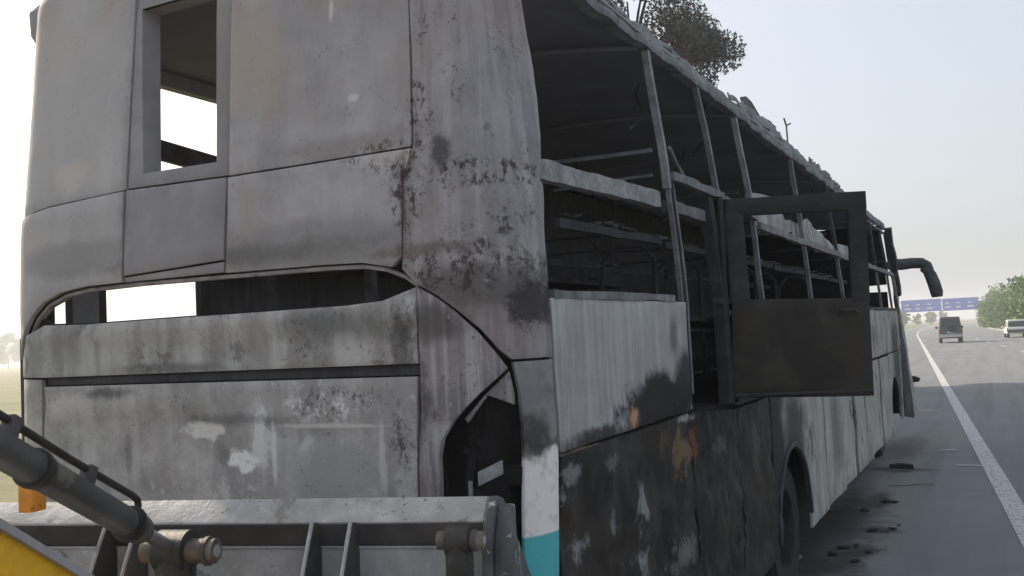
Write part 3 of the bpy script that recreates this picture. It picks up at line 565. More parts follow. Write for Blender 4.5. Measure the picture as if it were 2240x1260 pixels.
m = MB(); m.bar((-.045, 3.78, 2.60), (-.045, 13.2, 2.62), .035, .05, wob=.012, n=50, seed=10); bb(m, 'window_rail', 'bar')
m = MB(); m.tube([(-.05, 1.885, 2.83), (-.05, 2.0, 2.76), (-.05, 2.12, 2.71), (-.05, 2.3, 2.695)], .011, 6); bb(m, 'brace', 'bar')
# crumpled grey sheet hanging between the pillars
def sheetfn(s, z, d): q = P(s, z, -.06 + d); q.x += .03 * math.sin(s * 5.1 + z * 3); return q
top = [(4.02 + i * .25, 2.83 + .05 * nz((i * .9, 3, 1), 1) - .012 * max(0, i - 8) + (.06 * math.sin(i * .8))) for i in range(20)]
part(patch('hanging_sheet', [(4.02, 2.60), (8.9, 2.60)] + top[::-1], M['sheet'], None, fn=sheetfn, dent=.02, dsc=6, res=.06, th=.006, gap=0))
# cant rail and roof edge
top = [(.30 + i * .13, 3.425 + .012 * nz((i * .35, 1, 2), 1) + .010 * nz((i * 1.3, 7, 2), 1)) for i in range(101)]
bot = [(.30 + i * .13, 3.335 + .014 * nz((i * .4, 9, 2), 1) + .008 * nz((i * 1.4, 5, 2), 1)) for i in range(101)]
bp('cant_rail', bot + top[::-1], 'roof', off=.0, th=.06, gap=0, dent=.018, dsc=5, res=.04, rnd=.012, seed=50)
top = [(.5 + i * .12, 3.51 + .03 * nz((i * .25, 4, 2), 1.) + .018 * nz((i * 1.1, 2, 2), 1) - .0003 * i) for i in range(66)]
bot = [(.5 + i * .12, 3.425) for i in range(66)]
def rfn(s, z, d): q = P(s, z, d); q.x -= (z - 3.40) * 1.2 + .03; return q
part(patch('roof_edge', bot + top[::-1], M['roof'], None, fn=rfn, off=-.02, th=.02, gap=0, dent=.014, dsc=5, res=.045, seed=51))
def roofz(x, y):
    u = (x + W / 2) / (W / 2); z = 3.36 + .12 * (1 - u * u) + .010 * nz((x, y, 0), 1.2, 2) + .004 * nz((x, y, 0), 5, 3)
    z -= .10 * min(1, max(0, (y - 8.4) / .6)) * max(0, (u + .3)) ; return z
vs_ = []; fs = []; nx_, ny_ = 24, 130
for j in range(ny_ + 1):
    for i in range(nx_ + 1):
        x = -W + .08 + (W - .19) * i / nx_; y = .16 + (13.2 - .16) * j / ny_; vs_.append((x, y, roofz(x, y)))
for j in range(ny_):
    for i in range(nx_):
        a = j * (nx_ + 1) + i; fs.append((a, a + 1, a + nx_ + 2, a + nx_ + 1))
me = bpy.data.meshes.new('roof_skin'); me.from_pydata([Vector(v) for v in vs_], [], fs); me.update()
ro = part(link('roof_skin', me, M['ceiling'], None, 60)); sm = ro.modifiers.new('s', 'SOLIDIFY'); sm.thickness = .012; sm.offset = 1
for k in range(7):                       # hoops under the roof
    y = 1.86 + k * 1.8; m = MB()
    pts = [(x, y, roofz(x, y) - .035) for x in [-W + .12 + (W - .28) * i / 10 for i in range(11)]]
    m.tube(pts, .016, 6); bb(m, 'roof_hoop', 'ceiling')
def flake(name, s0, s1, zt, x0, seed, mat='roof'):
    """a torn, curled piece of roof sheet standing on the roof edge"""
    n = 16; vs_ = []; fs = []
    for i in range(n + 1):
        t = i / n; s = s0 + (s1 - s0) * t
        h = zt * (math.sin(math.pi * min(1, max(0, t))) ** .6) * (.75 + .6 * nz((s * 3, seed, 0), 1, seed))
        for j in range(6):
            u = j / 5; q = P(s, 3.40); vs_.append(Vector((q.x + x0 - .10 * u + .05 * math.sin(u * 2.5) + .03 * nz((s, u, 1), 4, seed), q.y + .03 * nz((s, u, 2), 5, seed), 3.40 + h * u + .02 * nz((s, u, 3), 5, seed))))
    for i in range(n):
        for j in range(5): a = i * 6 + j; fs.append((a, a + 6, a + 7, a + 1))
    me = bpy.data.meshes.new(name); me.from_pydata(vs_, [], fs); me.update()
    o = part(link(name, me, M[mat], None, 60)); sm = o.modifiers.new('s', 'SOLIDIFY'); sm.thickness = .008; return o
RT = [(3.0, .10), (3.8, .17), (4.4, .21), (5.0, .235), (5.7, .22), (6.4, .25), (7.0, .22), (7.8, .20), (8.5, .16), (8.75, .05)]
def rtop(x):
    for (a0, h0), (a1, h1) in zip(RT, RT[1:]):
        if a0 <= x <= a1: return h0 + (h1 - h0) * (x - a0) / (a1 - a0)
    return .13
def ragged(x0, x1, base, k, seed, lean, mat='roof'):
    n = int((x1 - x0) / .05); xs = [x0 + (x1 - x0) * i / n for i in range(n + 1)]
    top = [(x, 3.33 + rtop(x) * k + .035 * nz((x * 5, seed, 0), 1) + .03 * nz((x * 17, seed, 3), 1)) for x in xs]
    def fn(s_, z, d): q = P(s_, z, d); q.x -= (z - 3.38) * lean - .02 * nz((s_ * 6, z * 9, seed), 1); return q
    part(patch('torn_roof_sheet', [(x, base + .02 * nz((x * 6, seed, 5), 1)) for x in xs] + top[::-1], M[mat], None, fn=fn, th=.008, gap=0, dent=.03, dsc=8, res=.04, seed=seed))
ragged(3.0, 6.1, 3.40, .95, 1, .9); ragged(4.6, 8.7, 3.41, .98, 2, .55); ragged(3.6, 5.4, 3.42, .8, 3, .1); ragged(6.6, 8.6, 3.40, .62, 4, -.2); ragged(.6, 3.5, 3.40, 1.25, 5, .75); ragged(1.2, 2.9, 3.42, 1.0, 6, .3)
m = MB(); m.prism([P(4.75, 3.50, -.15), P(5.35, 3.52, -.15), P(5.40, 3.66, -.2), P(5.25, 3.76, -.22), P(4.95, 3.74, -.2)], (1, .1, 0), .05); bb(m, 'charred_roof_hatch', 'interior')
m = MB(); m.tube([P(6.2, 3.55, -.1), P(6.3, 3.74, -.1), P(6.42, 3.78, -.08)], .008, 5); m.tube([P(6.3, 3.74, -.1), P(6.25, 3.8, -.1)], .008, 5); bb(m, 'bent_wire', 'darkbar')

# interior, floor, left wall
m = MB(); m.box(-W + .06, -.06, .12, 13.2, 1.44, 1.50); bb(m, 'floor', 'char')
m = MB(); m.box(-W + .3, -.3, .3, 13.0, .55, 1.40); bb(m, 'chassis', 'char')
m = MB(); m.box(-.95, -.36, 3.0, 7.2, .05, 1.40); bb(m, 'wheel_house', 'char')
m = MB(); m.box(-W + .02, -W + .06, .30, 13.2, .45, 2.05); bb(m, 'left_wall', 'interior')
m = MB(); m.box(-W + .05, -W + .10, 1.45, 13.2, 2.05, 3.46); bb(m, 'left_wall', 'interior')
m = MB(); m.box(-W + .08, -W + .13, .28, .42, 2.05, 3.40); bb(m, 'left_pillar', 'glare_ash')
m = MB(); m.box(-W + .05, -W + .10, .45, .49, 2.05, 3.30); bb(m, 'left_pillar', 'interior')
m = MB(); m.box(-W + .07, -W + .13, .28, 1.45, 3.31, 3.42); bb(m, 'left_cant_rail', 'glare_ash')
m = MB(); m.bar((-W + .10, .2, 3.02), (-W + .10, 1.5, 2.93), .04, .10); bb(m, 'berth_rail', 'darkbar')
m = MB(); m.box(-W + .3, -W + .34, .86, 6.0, 1.5, 2.42); m.box(-W + .10, -W + .7, .86, 6., 2.36, 2.40); bb(m, 'berth_base', 'interior')
m = MB(); m.prism([(-W + .05, 12.6, 1.5), (-.08, 12.6, 1.5), (-.10, 12.6, 2.35), (-.52, 12.6, 2.36), (-.52, 12.6, 2.45), (-.1, 12.6, 2.46), (-.15, 12.6, 3.36), (-W + .1, 12.6, 3.36)], (0, 1, 0), .05); bb(m, 'front_bulkhead', 'char')
m = MB(); m.box(-W + .08, -.45, .05, .08, 1.5, 2.02); bb(m, 'rear_bulkhead', 'interior')
for x in (-.75, -1.25):
    m = MB(); m.box(x, x + .03, .25, .29, 2.0, 2.3); bb(m, 'seat_stay', 'darkbar')
for k in range(7):                      # two-tier berth frames down each side
    y = 1.72 + k * 1.75
    for x0, x1 in ((-.62, -.09), (-2.42, -1.75)):
        m = MB()
        m.bar((x0, y, 2.80), (x1, y, 2.79), .016, .020, wob=.01, n=5, seed=k); m.bar((x0, y, 2.66), (x1, y, 2.67), .014, .014, wob=.01, n=5, seed=k + 2)
        m.bar((x0 if x0 > -1 else x1, y, 1.5), (x0 if x0 > -1 else x1, y, 3.34), .03)
        xi = -.30 if x0 > -1 else -2.1
        m.bar((xi, y, 2.70), (xi, y, 3.14), .025); m.bar((x1 - .02 if x0 > -1 else x0, y, 2.66), (x1 - .02 if x0 > -1 else x0, y, 2.81), .03)
        m.bar((xi, y, 2.05), (xi, y, 2.46), .02)
        bb(m, 'berth_frame', 'bar' if k == 0 and x0 > -1 else 'darkbar')
        if k < 6:
            m = MB(); xx = x0 if x0 > -1 else x1
            m.bar((xx, y + .03, 2.50), (xx, y + 1.70, 2.52), .03, .05, wob=.01, n=8, seed=k); m.bar((xx, y + .03, 1.95), (xx, y + 1.70, 1.93), .03, .04, wob=.01, n=8, seed=k + 3)
            bb(m, 'berth_rail', 'interior')
vs_ = []; fs = []; random.seed(11)
for k in range(6):                      # charred berth boards, lower tier
    y = 1.78 + k * 1.75
    for x0, x1 in ((-.60, -.12), (-2.40, -1.78)):
        m = MB(); m.bar(((x0 + x1) / 2, y, 1.975), ((x0 + x1) / 2, y + 1.62, 1.965), x1 - x0, .022, wob=.012, n=6, seed=k); bb(m, 'berth_board', 'char')
def scrap(m, lo, hi, wmax):
    y = random.uniform(1.8, 11); r = random.random(); l = random.uniform(lo, hi); a = random.uniform(0, 3.1)
    if r < .4: x, z, a = random.choice((-.62, -1.75)), 2.545, 1.57 + random.uniform(-.3, .3)      # on the upper rails
    elif r < .7: x, z = random.choice((random.uniform(-.55, -.2), random.uniform(-2.3, -1.85))), 1.995   # on the boards
    elif r < .85: x, z, y = random.uniform(-2.35, -1.9), 2.41, random.uniform(1., 5.8)
    else: x, z = random.uniform(-1.6, -.7), 1.51
    m.bar((x, y, z), (x + l * math.cos(a), y + l * math.sin(a), z + random.uniform(-.004, .02)), random.uniform(.015, wmax), .012)
m = MB()
for k in range(380): scrap(m, .03, .14, .06)                        # ash and scrap lying on boards and rails
o = bb(m, 'ash_scrap', 'darkbar', smooth=None); o['kind'] = 'stuff'
m = MB()
for k in range(70): scrap(m, .05, .18, .06)
o = bb(m, 'pale_scrap', 'bar', smooth=None); o['kind'] = 'stuff'
for k in range(18):                     # burnt wires hanging from the roof
    x = random.uniform(-2.2, -.15); y = random.uniform(1.0, 9.0); z0 = roofz(x, y) - .02; l = random.uniform(.25, .9); dx, dy = random.uniform(-.2, .2), random.uniform(-.4, .4)
    m = MB(); m.tube([(x + dx * t + .03 * math.sin(t * 7 + k), y + dy * t, z0 - l * t * (1.4 - .4 * t)) for t in (0, .15, .3, .45, .6, .75, .9, 1)], .006, 5); bb(m, 'hanging_wire', 'darkbar')
for k in range(6):                      # buckled seat frames on the floor deck
    y = 2.2 + k * 1.6; x = -1.15 + .12 * (k % 2); m = MB()
    m.tube([(x - .22, y, 1.5), (x - .22, y + .02, 1.95), (x - .2, y + .12, 2.45), (x - .1, y + .16, 2.56), (x + .1, y + .15, 2.55), (x + .2, y + .10, 2.44), (x + .22, y, 1.95), (x + .22, y, 1.5)], .018, 6)
    m.bar((x - .22, y, 1.93), (x - .22, y - .45, 1.9), .03); m.bar((x + .22, y, 1.93), (x + .22, y - .45, 1.92), .03); m.bar((x - .22, y - .45, 1.9), (x + .22, y - .45, 1.92), .03)
    bb(m, 'seat_frame', 'darkbar')
# swung-open emergency door
DA = R_(72); DD = Vector((math.sin(DA), math.cos(DA), 0)); DN = Vector((DD.y, -DD.x, 0)); H0 = Vector((0.0, 2.63, 0))
def dp(u, z, d=0.): return H0 + DD * u + DN * d + Vector((0, 0, z))
def dfn(u, z, d): return dp(u, z, d + .012 * math.sin(3.2 * u + 4 * z) + .006 * math.sin(11 * u + 2))
door = part(patch('emergency_door', [(.0, 1.525), (.755, 1.51), (.768, 2.045), (.03, 2.075)], M['door'], None, fn=dfn, gap=0, th=.035, dent=.006, dsc=4, res=.05))
def dpart(o): o.parent = door; return o
def dbar(poly, name, d0=.004, th=.045, mat='doorframe'): dpart(patch(name, poly, M[mat], None, fn=dfn, off=d0, gap=0, th=th, dent=.004, res=.05))
dbar([(.03, 2.55), (.785, 2.535), (.785, 2.635), (.03, 2.645)], 'door_frame_top')
dbar([(.675, 2.03), (.772, 2.03), (.783, 2.55), (.688, 2.55)], 'door_frame_stile')
dbar([(.02, 2.06), (.13, 2.06), (.12, 2.56), (.02, 2.56)], 'door_frame_stile')
m = MB(); m.frame(dp(.02, 1.535, .004), DD * .73, DN * .02, Vector((0, 0, .014))); dpart(m.build('door_flange', M['darkbar'], None))
m = MB(); m.tube([dp(.60, 1.96, .01), dp(.61, 1.985, .03), dp(.68, 1.985, .03), dp(.70, 1.97, .01)], .009, 8); dpart(m.build('door_handle', M['darkbar'], None))
m = MB(); m.tube([dp(-.005, 1.50), dp(-.005, 2.66)], .018, 8); dpart(m.build('door_hinge', M['doorframe'], None))
door['label'] = 'smoke-blackened emergency door swung open with an empty window frame'

# wheels and mirror
def wheel(x, y, z, r, w):
    def lathe(prof, seg=40):
        m = MB(); n = len(prof); vs_ = []
        for k in range(seg):
            a = 2 * math.pi * k / seg
            for px, pr in prof: vs_.append((x + px, y + pr * math.cos(a), z + pr * math.sin(a)))
        m.add(vs_, [(k * n + i, k * n + i + 1, ((k + 1) % seg) * n + i + 1, ((k + 1) % seg) * n + i) for k in range(seg) for i in range(n - 1)]); return m
    t = bb(lathe([(-w, r * .6), (-w, r * .93), (-w * .85, r), (-w * .15, r), (0, r * .93), (-.01, r * .6)]), 'wheel', 'rubber')
    rm = lathe([(-.01, r * .62), (-.02, r * .58), (-.09, r * .54), (-.10, r * .25), (-.04, r * .2), (-.04, .001)]).build('rim', M['rim'], None); rm.parent = t
    for k in range(8):
        a = k * math.pi / 4; b = MB().tube([(x - .10, y + r * .4 * math.cos(a), z + r * .4 * math.sin(a)), (x - .06, y + r * .4 * math.cos(a), z + r * .4 * math.sin(a))], .016, 6).build('wheel_nut', M['rim'], None); b.parent = t
wheel(-.07, 4.20, .48, .48, .28); wheel(-.22, 11.75, .47, .47, .28); wheel(-2.2, 4.2, .46, .46, .28); wheel(-2.2, 11.75, .47, .47, .28)
m = MB(); m.tube([(-.10, 13.45, 2.80), (.05, 13.6, 2.80), (.2, 13.62, 2.81), (.34, 13.62, 2.80), (.42, 13.62, 2.75), (.46, 13.62, 2.66)], [.10, .10, .095, .095, .09, .07], 12, .9)
arm = bb(m, 'mirror_arm', 'mirror')
m = MB(); m.tube([(.33, 13.62, 2.72), (.41, 13.62, 2.69), (.46, 13.62, 2.60), (.50, 13.62, 2.47), (.53, 13.62, 2.33), (.535, 13.62, 2.25)], [.06, .10, .115, .12, .12, .10], 14, .8)
h = m.build('mirror_housing', M['mirror'], None); h.parent = arm

# ------------------------------------------------------------------ the loader whose bucket stands against the tail
loader = tag(empty('front_loader', (-.9, -1.2, 0)), 'loader bucket in grey steel with yellow arm, raised against the coach tail', 'loader')
UB = Vector((-.9673, -.2537, 0)); NB = Vector((.2537, -.9673, 0)); B0 = Vector((.10, -.25, 0))
def lp(u, v, z): return B0 + UB * u + NB * v + Vector((0, 0, z))
def lpart(o, parent=None):
    o.parent = parent or loader
    if not parent: o.matrix_parent_inverse = Matrix.Translation(-Vector(loader.location))
    return o
ZT = 1.470; BW = 2.35
m = MB()
prof = [(-.03, ZT - .012), (-.012, ZT), (.0, ZT), (.062, ZT - .052), (.062, ZT - .060), (.035, ZT - .125), (.045, ZT - .135), (.06, ZT - .6), (.05, ZT - .9), (.03, ZT - .9), (.0, ZT - .2), (-.03, ZT - .1)]
m.prism([lp(.075, v, z) for v, z in prof], UB, BW - .15)
bk = lpart(m.build('bucket', M['loader'], None, 30))
def bsub(mb, name, mat, bevel=0., smooth=30): return lpart(mb.build(name, M[mat], None, smooth, bevel), bk)
m = MB(); m.prism([lp(.080, v, z) for v, z in [(.001, ZT + .003), (.064, ZT - .050), (.067, ZT - .054), (.066, ZT - .058), (.001, ZT - .004)]], UB, BW - .16); bsub(m, 'top_bar', 'loader_worn')
m = MB(); m.prism([lp(.082, v, z) for v, z in [(.064, ZT - .060), (.066, ZT - .062), (.040, ZT - .126), (.034, ZT - .126)]], UB, BW - .165); bsub(m, 'lip_shade_skin', 'loader_dark')  # thin dark skin paints in the shadow under the bucket lip
m = MB(); m.bar(lp(.09, .046, ZT - .129), lp(BW - .1, .046, ZT - .129), .008, .006); bsub(m, 'weld_seam', 'loader')
def cheek(u):
    m = MB(); m.prism([lp(u, v, z) for v, z in [(-.42, ZT - .35), (-.05, ZT - .01), (.01, ZT + .006), (.06, ZT - .02), (.115, ZT - .09), (.135, ZT - .2), (.14, ZT - .9), (-.42, ZT - .9)]], UB, .028); bsub(m, 'side_plate', 'loader_scratched', .004)
cheek(.045); cheek(BW - .075)
m = MB(); m.prism([lp(.0, v, z) for v, z in [(.0, ZT - .02), (.03, ZT - .012), (.10, ZT - .11), (.115, ZT - .22), (.12, ZT - .8), (.0, ZT - .8)]], UB, .044); bsub(m, 'wear_plate', 'loader_scratched', .006)
for u in (.455, .572, 1.135, 1.24, BW - .4, BW - .53):
    m = MB(); m.prism([lp(u, v, z) for v, z in [(.03, ZT - .06), (.085, ZT - .052), (.105, ZT - .085), (.15, ZT - .16), (.20, ZT - .26), (.30, ZT - .45), (.30, ZT - .8), (.03, ZT - .8)]], UB, .016)
    r = bsub(m, 'rib', 'loader_dark', .0)
    m = MB(); m.tube([lp(u + .008, v + .002, z) for v, z in [(.085, ZT - .052), (.105, ZT - .085), (.15, ZT - .16), (.20, ZT - .26), (.30, ZT - .45)]], .006, 6); bsub(m, 'rib_edge', 'loader_worn')
def pin(u0, u1, v, z, r):
    m = MB(); m.tube([lp(u0, v, z), lp(u0 + .002, v, z), lp(u1, v, z)], [r * .93, r, r], 20); p = lpart(m.build('pivot_pin', M['pin'], None, 40))
    m = MB(); m.tube([lp(u0 + .018, v, z), lp(u0 + .03, v, z)], r * 1.18, 20); lpart(m.build('pin_collar', M['loader_dark'], None, 40), p)
    m = MB(); m.tube([lp(u0 - .003, v, z), lp(u0 + .001, v, z)], r * .5, 16); lpart(m.build('pin_cap', M['loader_worn'], None, 40), p)
    return p
p1 = pin(.80, 1.02, .23, 1.372, .034)
m = MB(); m.tube([lp(.88, .23, 1.372), lp(.97, .23, 1.372)], .058, 20); m.tube([lp(.925, .23, 1.36), lp(.925, .27, .7)], .055, 12); lpart(m.build('knuckle', M['knuckle'], None, 40), p1)
p2 = pin(.045, .17, .20, 1.392, .024)
m = MB(); m.tube([lp(.08, .20, 1.392), lp(.145, .20, 1.392)], .040, 18); m.tube([lp(.112, .20, 1.39), lp(.112, .24, .8)], .038, 12); lpart(m.build('knuckle', M['knuckle'], None, 40), p2)
m = MB(); m.frame(lp(.100, .258, 1.22), UB * .022, NB * .006, Vector((0, 0, .09))); lpart(m.build('pin_label', M['white'], None), p2)
# tilt cylinder
A = lp(.925, .23, 1.372); B = lp(.83, 1.0, 1.752); G = A.lerp(B, .4)
ax = (B - A).normalized()
m = MB(); m.tube([A, G], .018, 16); rod = lpart(m.build('cylinder_rod', M['chrome'], None, 40))
G0 = A + ax * .20
m = MB(); m.tube([G0, G0 + ax * .02, G0 + ax * .022, G0 + ax * .07, G0 + ax * .08, G0 + ax * 1.8], [.028, .030, .037, .037, .036, .036], 24); cy = lpart(m.build('tilt_cylinder', M['cyl'], None, 40))
sd_ = Vector((0, 0, 1)); sd_ = (sd_ - ax * sd_.dot(ax)).normalized()
m = MB(); m.tube([G0 + ax * .055 + sd_ * .03, G0 + ax * .055 + sd_ * .055, G0 + ax * .065 + sd_ * .066, G0 + ax * .09 + sd_ * .070, G0 + ax * .4 + sd_ * .062, G0 + ax * 1.8 + sd_ * .060], .009, 10); lpart(m.build('hydraulic_pipe', M['hose'], None, 40), cy)
for d0, r0 in ((.075, .046), (.092, .040), (.50, .040), (.52, .044)):
    m = MB(); m.tube([G0 + ax * d0, G0 + ax * (d0 + .012)], r0, 20); lpart(m.build('barrel_band', M['knuckle'], None, 40), cy)
for d0 in (.30, .62):
    m = MB(); m.frame(G0 + ax * d0 + sd_ * .030 - UB * .016, ax * .03, UB * .032, sd_ * .045); lpart(m.build('pipe_clamp', M['loader_dark'], None, 30, .003), cy)
m = MB(); m.tube([G0 + ax * .055 + sd_ * .03, G0 + ax * .055 + sd_ * .045], .016, 6); lpart(m.build('pipe_fitting', M['pin'], None, 30), cy)
# lift arm
m = MB()
arm0 = [lp(.80, .30, 1.0), lp(.80, .45, 1.19), lp(.80, .75, 1.415), lp(.80, 1.6, 1.965), lp(.80, 1.6, 1.6), lp(.80, .45, .9)]
m.prism(arm0, UB, .09); la = lpart(m.build('lift_arm', M['yellow'], None, 30, .006))
m = MB(); m.bar(lp(.845, .46, 1.23), lp(.845, 1.6, 1.975), .115, .016); lpart(m.build('arm_top_plate', M['loader'], None, 30), la)
m = MB(); m.frame(lp(1.02, .62, 1.56), UB * .04, NB * .05, Vector((0, 0, .07))); lpart(m.build('arm_lug', M['orange'], None, 30, .004), la)

# ------------------------------------------------------------------ plants
def leaf_mat(name, a, b):
    t = NT(name); n1, _ = t.noise(1.6, 4, .6); n2, _ = t.noise(9, 3, .6)
    col = t.ramp(n1, [(.35, a), (.65, b)]); col = t.mix(t.rng(n2, .4, .7, 0, .4), col, tuple(v * .6 for v in a))
    t.finish(col, .7, (), spec=.2); t.b.inputs['Subsurface Weight'].default_value = 0.; return t.m
M['leaf'] = leaf_mat('tree_leaves', (.085, .095, .09), (.14, .15, .145)); M['shrub'] = leaf_mat('shrub_leaves', (.075, .15, .03), (.15, .25, .055)); M['bark'] = plain('bark', (.10, .085, .07), .95)
def leaves(blobs, n, size, seed, drop=.0):
    rnd = random.Random(seed); vs_ = []; fs = []; tot = sum(b[1] ** 2 for b in blobs)
    for c, r in blobs:
        for k in range(int(n * r * r / tot)):
            d = Vector((rnd.gauss(0, 1), rnd.gauss(0, 1), rnd.gauss(0, 1))).normalized(); rr = r * (rnd.random() ** .45)
            p = Vector(c) + Vector((d.x, d.y, d.z * .75)) * rr
            a = Vector((rnd.gauss(0, 1), rnd.gauss(0, 1), rnd.gauss(0, 1))).normalized(); b = a.cross(Vector((rnd.gauss(0, 1), rnd.gauss(0, 1), rnd.gauss(0, 1)))).normalized()
            s = size * rnd.uniform(.6, 1.4); k0 = len(vs_)
            vs_ += [p - a * s, p + b * s * .4, p + a * s, p - b * s * .4]; fs.append((k0, k0 + 1, k0 + 2, k0 + 3))
    me = bpy.data.meshes.new('crown'); me.from_pydata(vs_, [], fs); me.update(); return me
def tree(h, cr, seed, n=9000, size=.11, base=.35, nb=26):
    rnd = random.Random(seed); blobs = []; m = MB()
    m.tube([(0, 0, -.1), (.06, .03, h * .25), (-.04, .08, h * .5), (.03, 0, h * .8), (0, 0, h * .95)], [.16 + h * .008, .13, .10, .05, .02], 9)
    for k in range(nb):
        a = rnd.uniform(0, 6.28); t = rnd.uniform(base, 1); r = cr * rnd.uniform(.35, 1) * (1 - .55 * abs(t - .6)); c = Vector((r * math.cos(a), r * math.sin(a), h * t - .2))
        blobs.append((c, rnd.uniform(.16, .36) * cr)); z0 = h * max(.25, t - .2); m.tube([(0, 0, z0), Vector((0, 0, z0)).lerp(c, .5) + Vector((0, 0, .15)), c], [.05, .03, .012], 5)
    return m, leaves(blobs, n, size, seed)
def place_tree(x, y, m, cm, label, group, name='roadside_tree', mat='leaf', sc=1., rot=0., tme=None):
    e = tag(empty(name, (x, y, 0)), label, 'tree', group); e.rotation_euler.z = rot; e.scale = (sc,) * 3
    if tme: t = bpy.data.objects.new('trunk', tme); COL.objects.link(t); t.parent = e
    else: t = m.build('trunk', M['bark'], e)
    link('crown', cm, M[mat], e); return t.data
tm, cm = tree(10.2, 2.3, 3, 38000, .055, .38, 34); 
TREES = [(-5.6, 17.4, .97, 0., 'feathery dark tree showing tallest above the coach roof'), (-6.0, 20.7, .97, 2., 'smaller dark tree peeping over the roof edge right of the tallest')]
tme = None
for x, y, sc, rot, lab in TREES: tme = place_tree(x, y, tm, cm, lab, 'trees left of the coach', sc=sc, rot=rot, tme=tme)
tm5, cm5 = tree(10.2, 2.8, 5, 9000, .16, .25, 40)
for k, (x, y, sc) in enumerate([(-10.5, 17, .95), (-10.5, 27, .9), (-11, 23, .95), (-13.5, 26, 1.), (-9, 21, .85), (-9.4, 14, .85), (-6.2, 14.5, .82), (-8.2, 18.2, .9), (-9.5, 24.0, .85), (-8, 27.0, .72), (-7.4, 25.0, .70), (-7.2, 22.5, .74), (-8.6, 29.0, .7), (-12, 20.5, .9), (-12.5, 15, .8)]):
    place_tree(x, y, tm, cm5, 'dark roadside tree hidden behind the coach', 'trees left of the coach', sc=sc, rot=k * 1.3, tme=tme)
# far hazy trees on the left verge, and median shrubs on the right
tm2, cm2 = tree(9, 4.0, 8, 7000, .28, .15, 30); t2 = None
for k in range(9):
    p = rp(215 + k * 24, -7.5 - (k * 3) % 5)
    t2 = place_tree(p.x, p.y, tm2, cm2, 'hazy rounded bush far down the left verge', 'far bushes along the left verge', 'far_tree', 'shrub', .40 + .04 * (k % 4), k * 1.1, t2)
for k, (a, d) in enumerate([(-54.3, 430), (-55.2, 470), (-56.0, 420)]):
    az = R_(a) ; t2 = place_tree(1.3 + d * math.sin(az) * 1., -2.6 + d * math.cos(az), tm2, cm2, 'pale hazy tree across the field left of the coach', 'far trees across the field', 'far_tree', 'shrub', 1.7, k * .8, t2)
rnd = random.Random(5); shr = leaves([((rnd.uniform(-1.3, 1.3), rnd.uniform(-1.5, 1.5), rnd.uniform(.4, 2.2)), rnd.uniform(.5, .9)) for _ in range(22)], 3500, .12, 6)
sst = None
for k in range(16):
    u = 82 + k * 9 + rnd.uniform(-2, 2); p = rp(u, 12.4 + rnd.uniform(-.4, .8) + (2.2 if k % 2 else 0)); sc = rnd.uniform(1.7, 2.3)
    e = tag(empty('median_shrub', p), 'leafy green shrub in the row right of the far carriageway', 'shrub', 'shrubs along the median'); e.rotation_euler.z = rnd.uniform(0, 6); e.scale = (sc, sc, sc * rnd.uniform(.9, 1.25))
    link('foliage', shr, M['shrub'], e)
    if not sst:
        m = MB()
        for q in range(5): m.tube([(0, 0, -.05), (random.uniform(-.5, .5), random.uniform(-.5, .5), 1.6)], [.05, .02], 5)
        sst = m.build('stem', M['bark'], e).data
    else: o = bpy.data.objects.new('stem', sst); COL.objects.link(o); o.parent = e

# ------------------------------------------------------------------ gantry sign
M['sign'] = plain('sign_blue', (.012, .085, .60), .5, .15, 2.); M['signw'] = plain('sign_white', (.7, .72, .75), .5, .1); M['steel'] = plain('galvanised_steel', (.36, .37, .38), .5, .2, metal=.3)
g = empty('gantry_sign', E0 + RD * 262); tag(g, 'wide blue overhead direction board spanning the carriageway beyond the mirror', 'road sign')
def gl(v, z, d=0.): return RN * v + RD * d + Vector((0, 0, z))
m = MB(); m.frame(gl(7.6, 3.75), RN * 8.6, RD * .12, Vector((0, 0, 3.2))); bd = m.build('board', M['sign'], g)
m = MB(); m.frame(gl(-2.4, 3.85), RN * 9.8, RD * .12, Vector((0, 0, 3.2))); bd2 = m.build('board', M['sign'], g)
for b_, v0 in ((bd, 8.1), (bd2, -1.6)):
    for k in range(3):
        m = MB(); m.frame(gl(v0 + k * 2.7, 4.5, -.03), RN * (1.5 - .4 * (k % 2)), RD * .02, Vector((0, 0, .38))); m.build('legend_strip', M['signw'], b_)
        m = MB(); m.frame(gl(v0 + .2 + k * 2.7, 5.6, -.03), RN * .9, RD * .02, Vector((0, 0, .3))); m.build('legend_strip', M['signw'], b_)
for v in (-3.6, 17.2): m = MB(); m.tube([gl(v, 0, .45), gl(v, 7.2, .45)], .22, 10); m.build('post', M['steel'], g)
for z in (5.0, 6.6): m = MB(); m.bar(gl(-3.6, z, .45), gl(17.2, z, .45), .2); m.build('truss_beam', M['steel'], g)

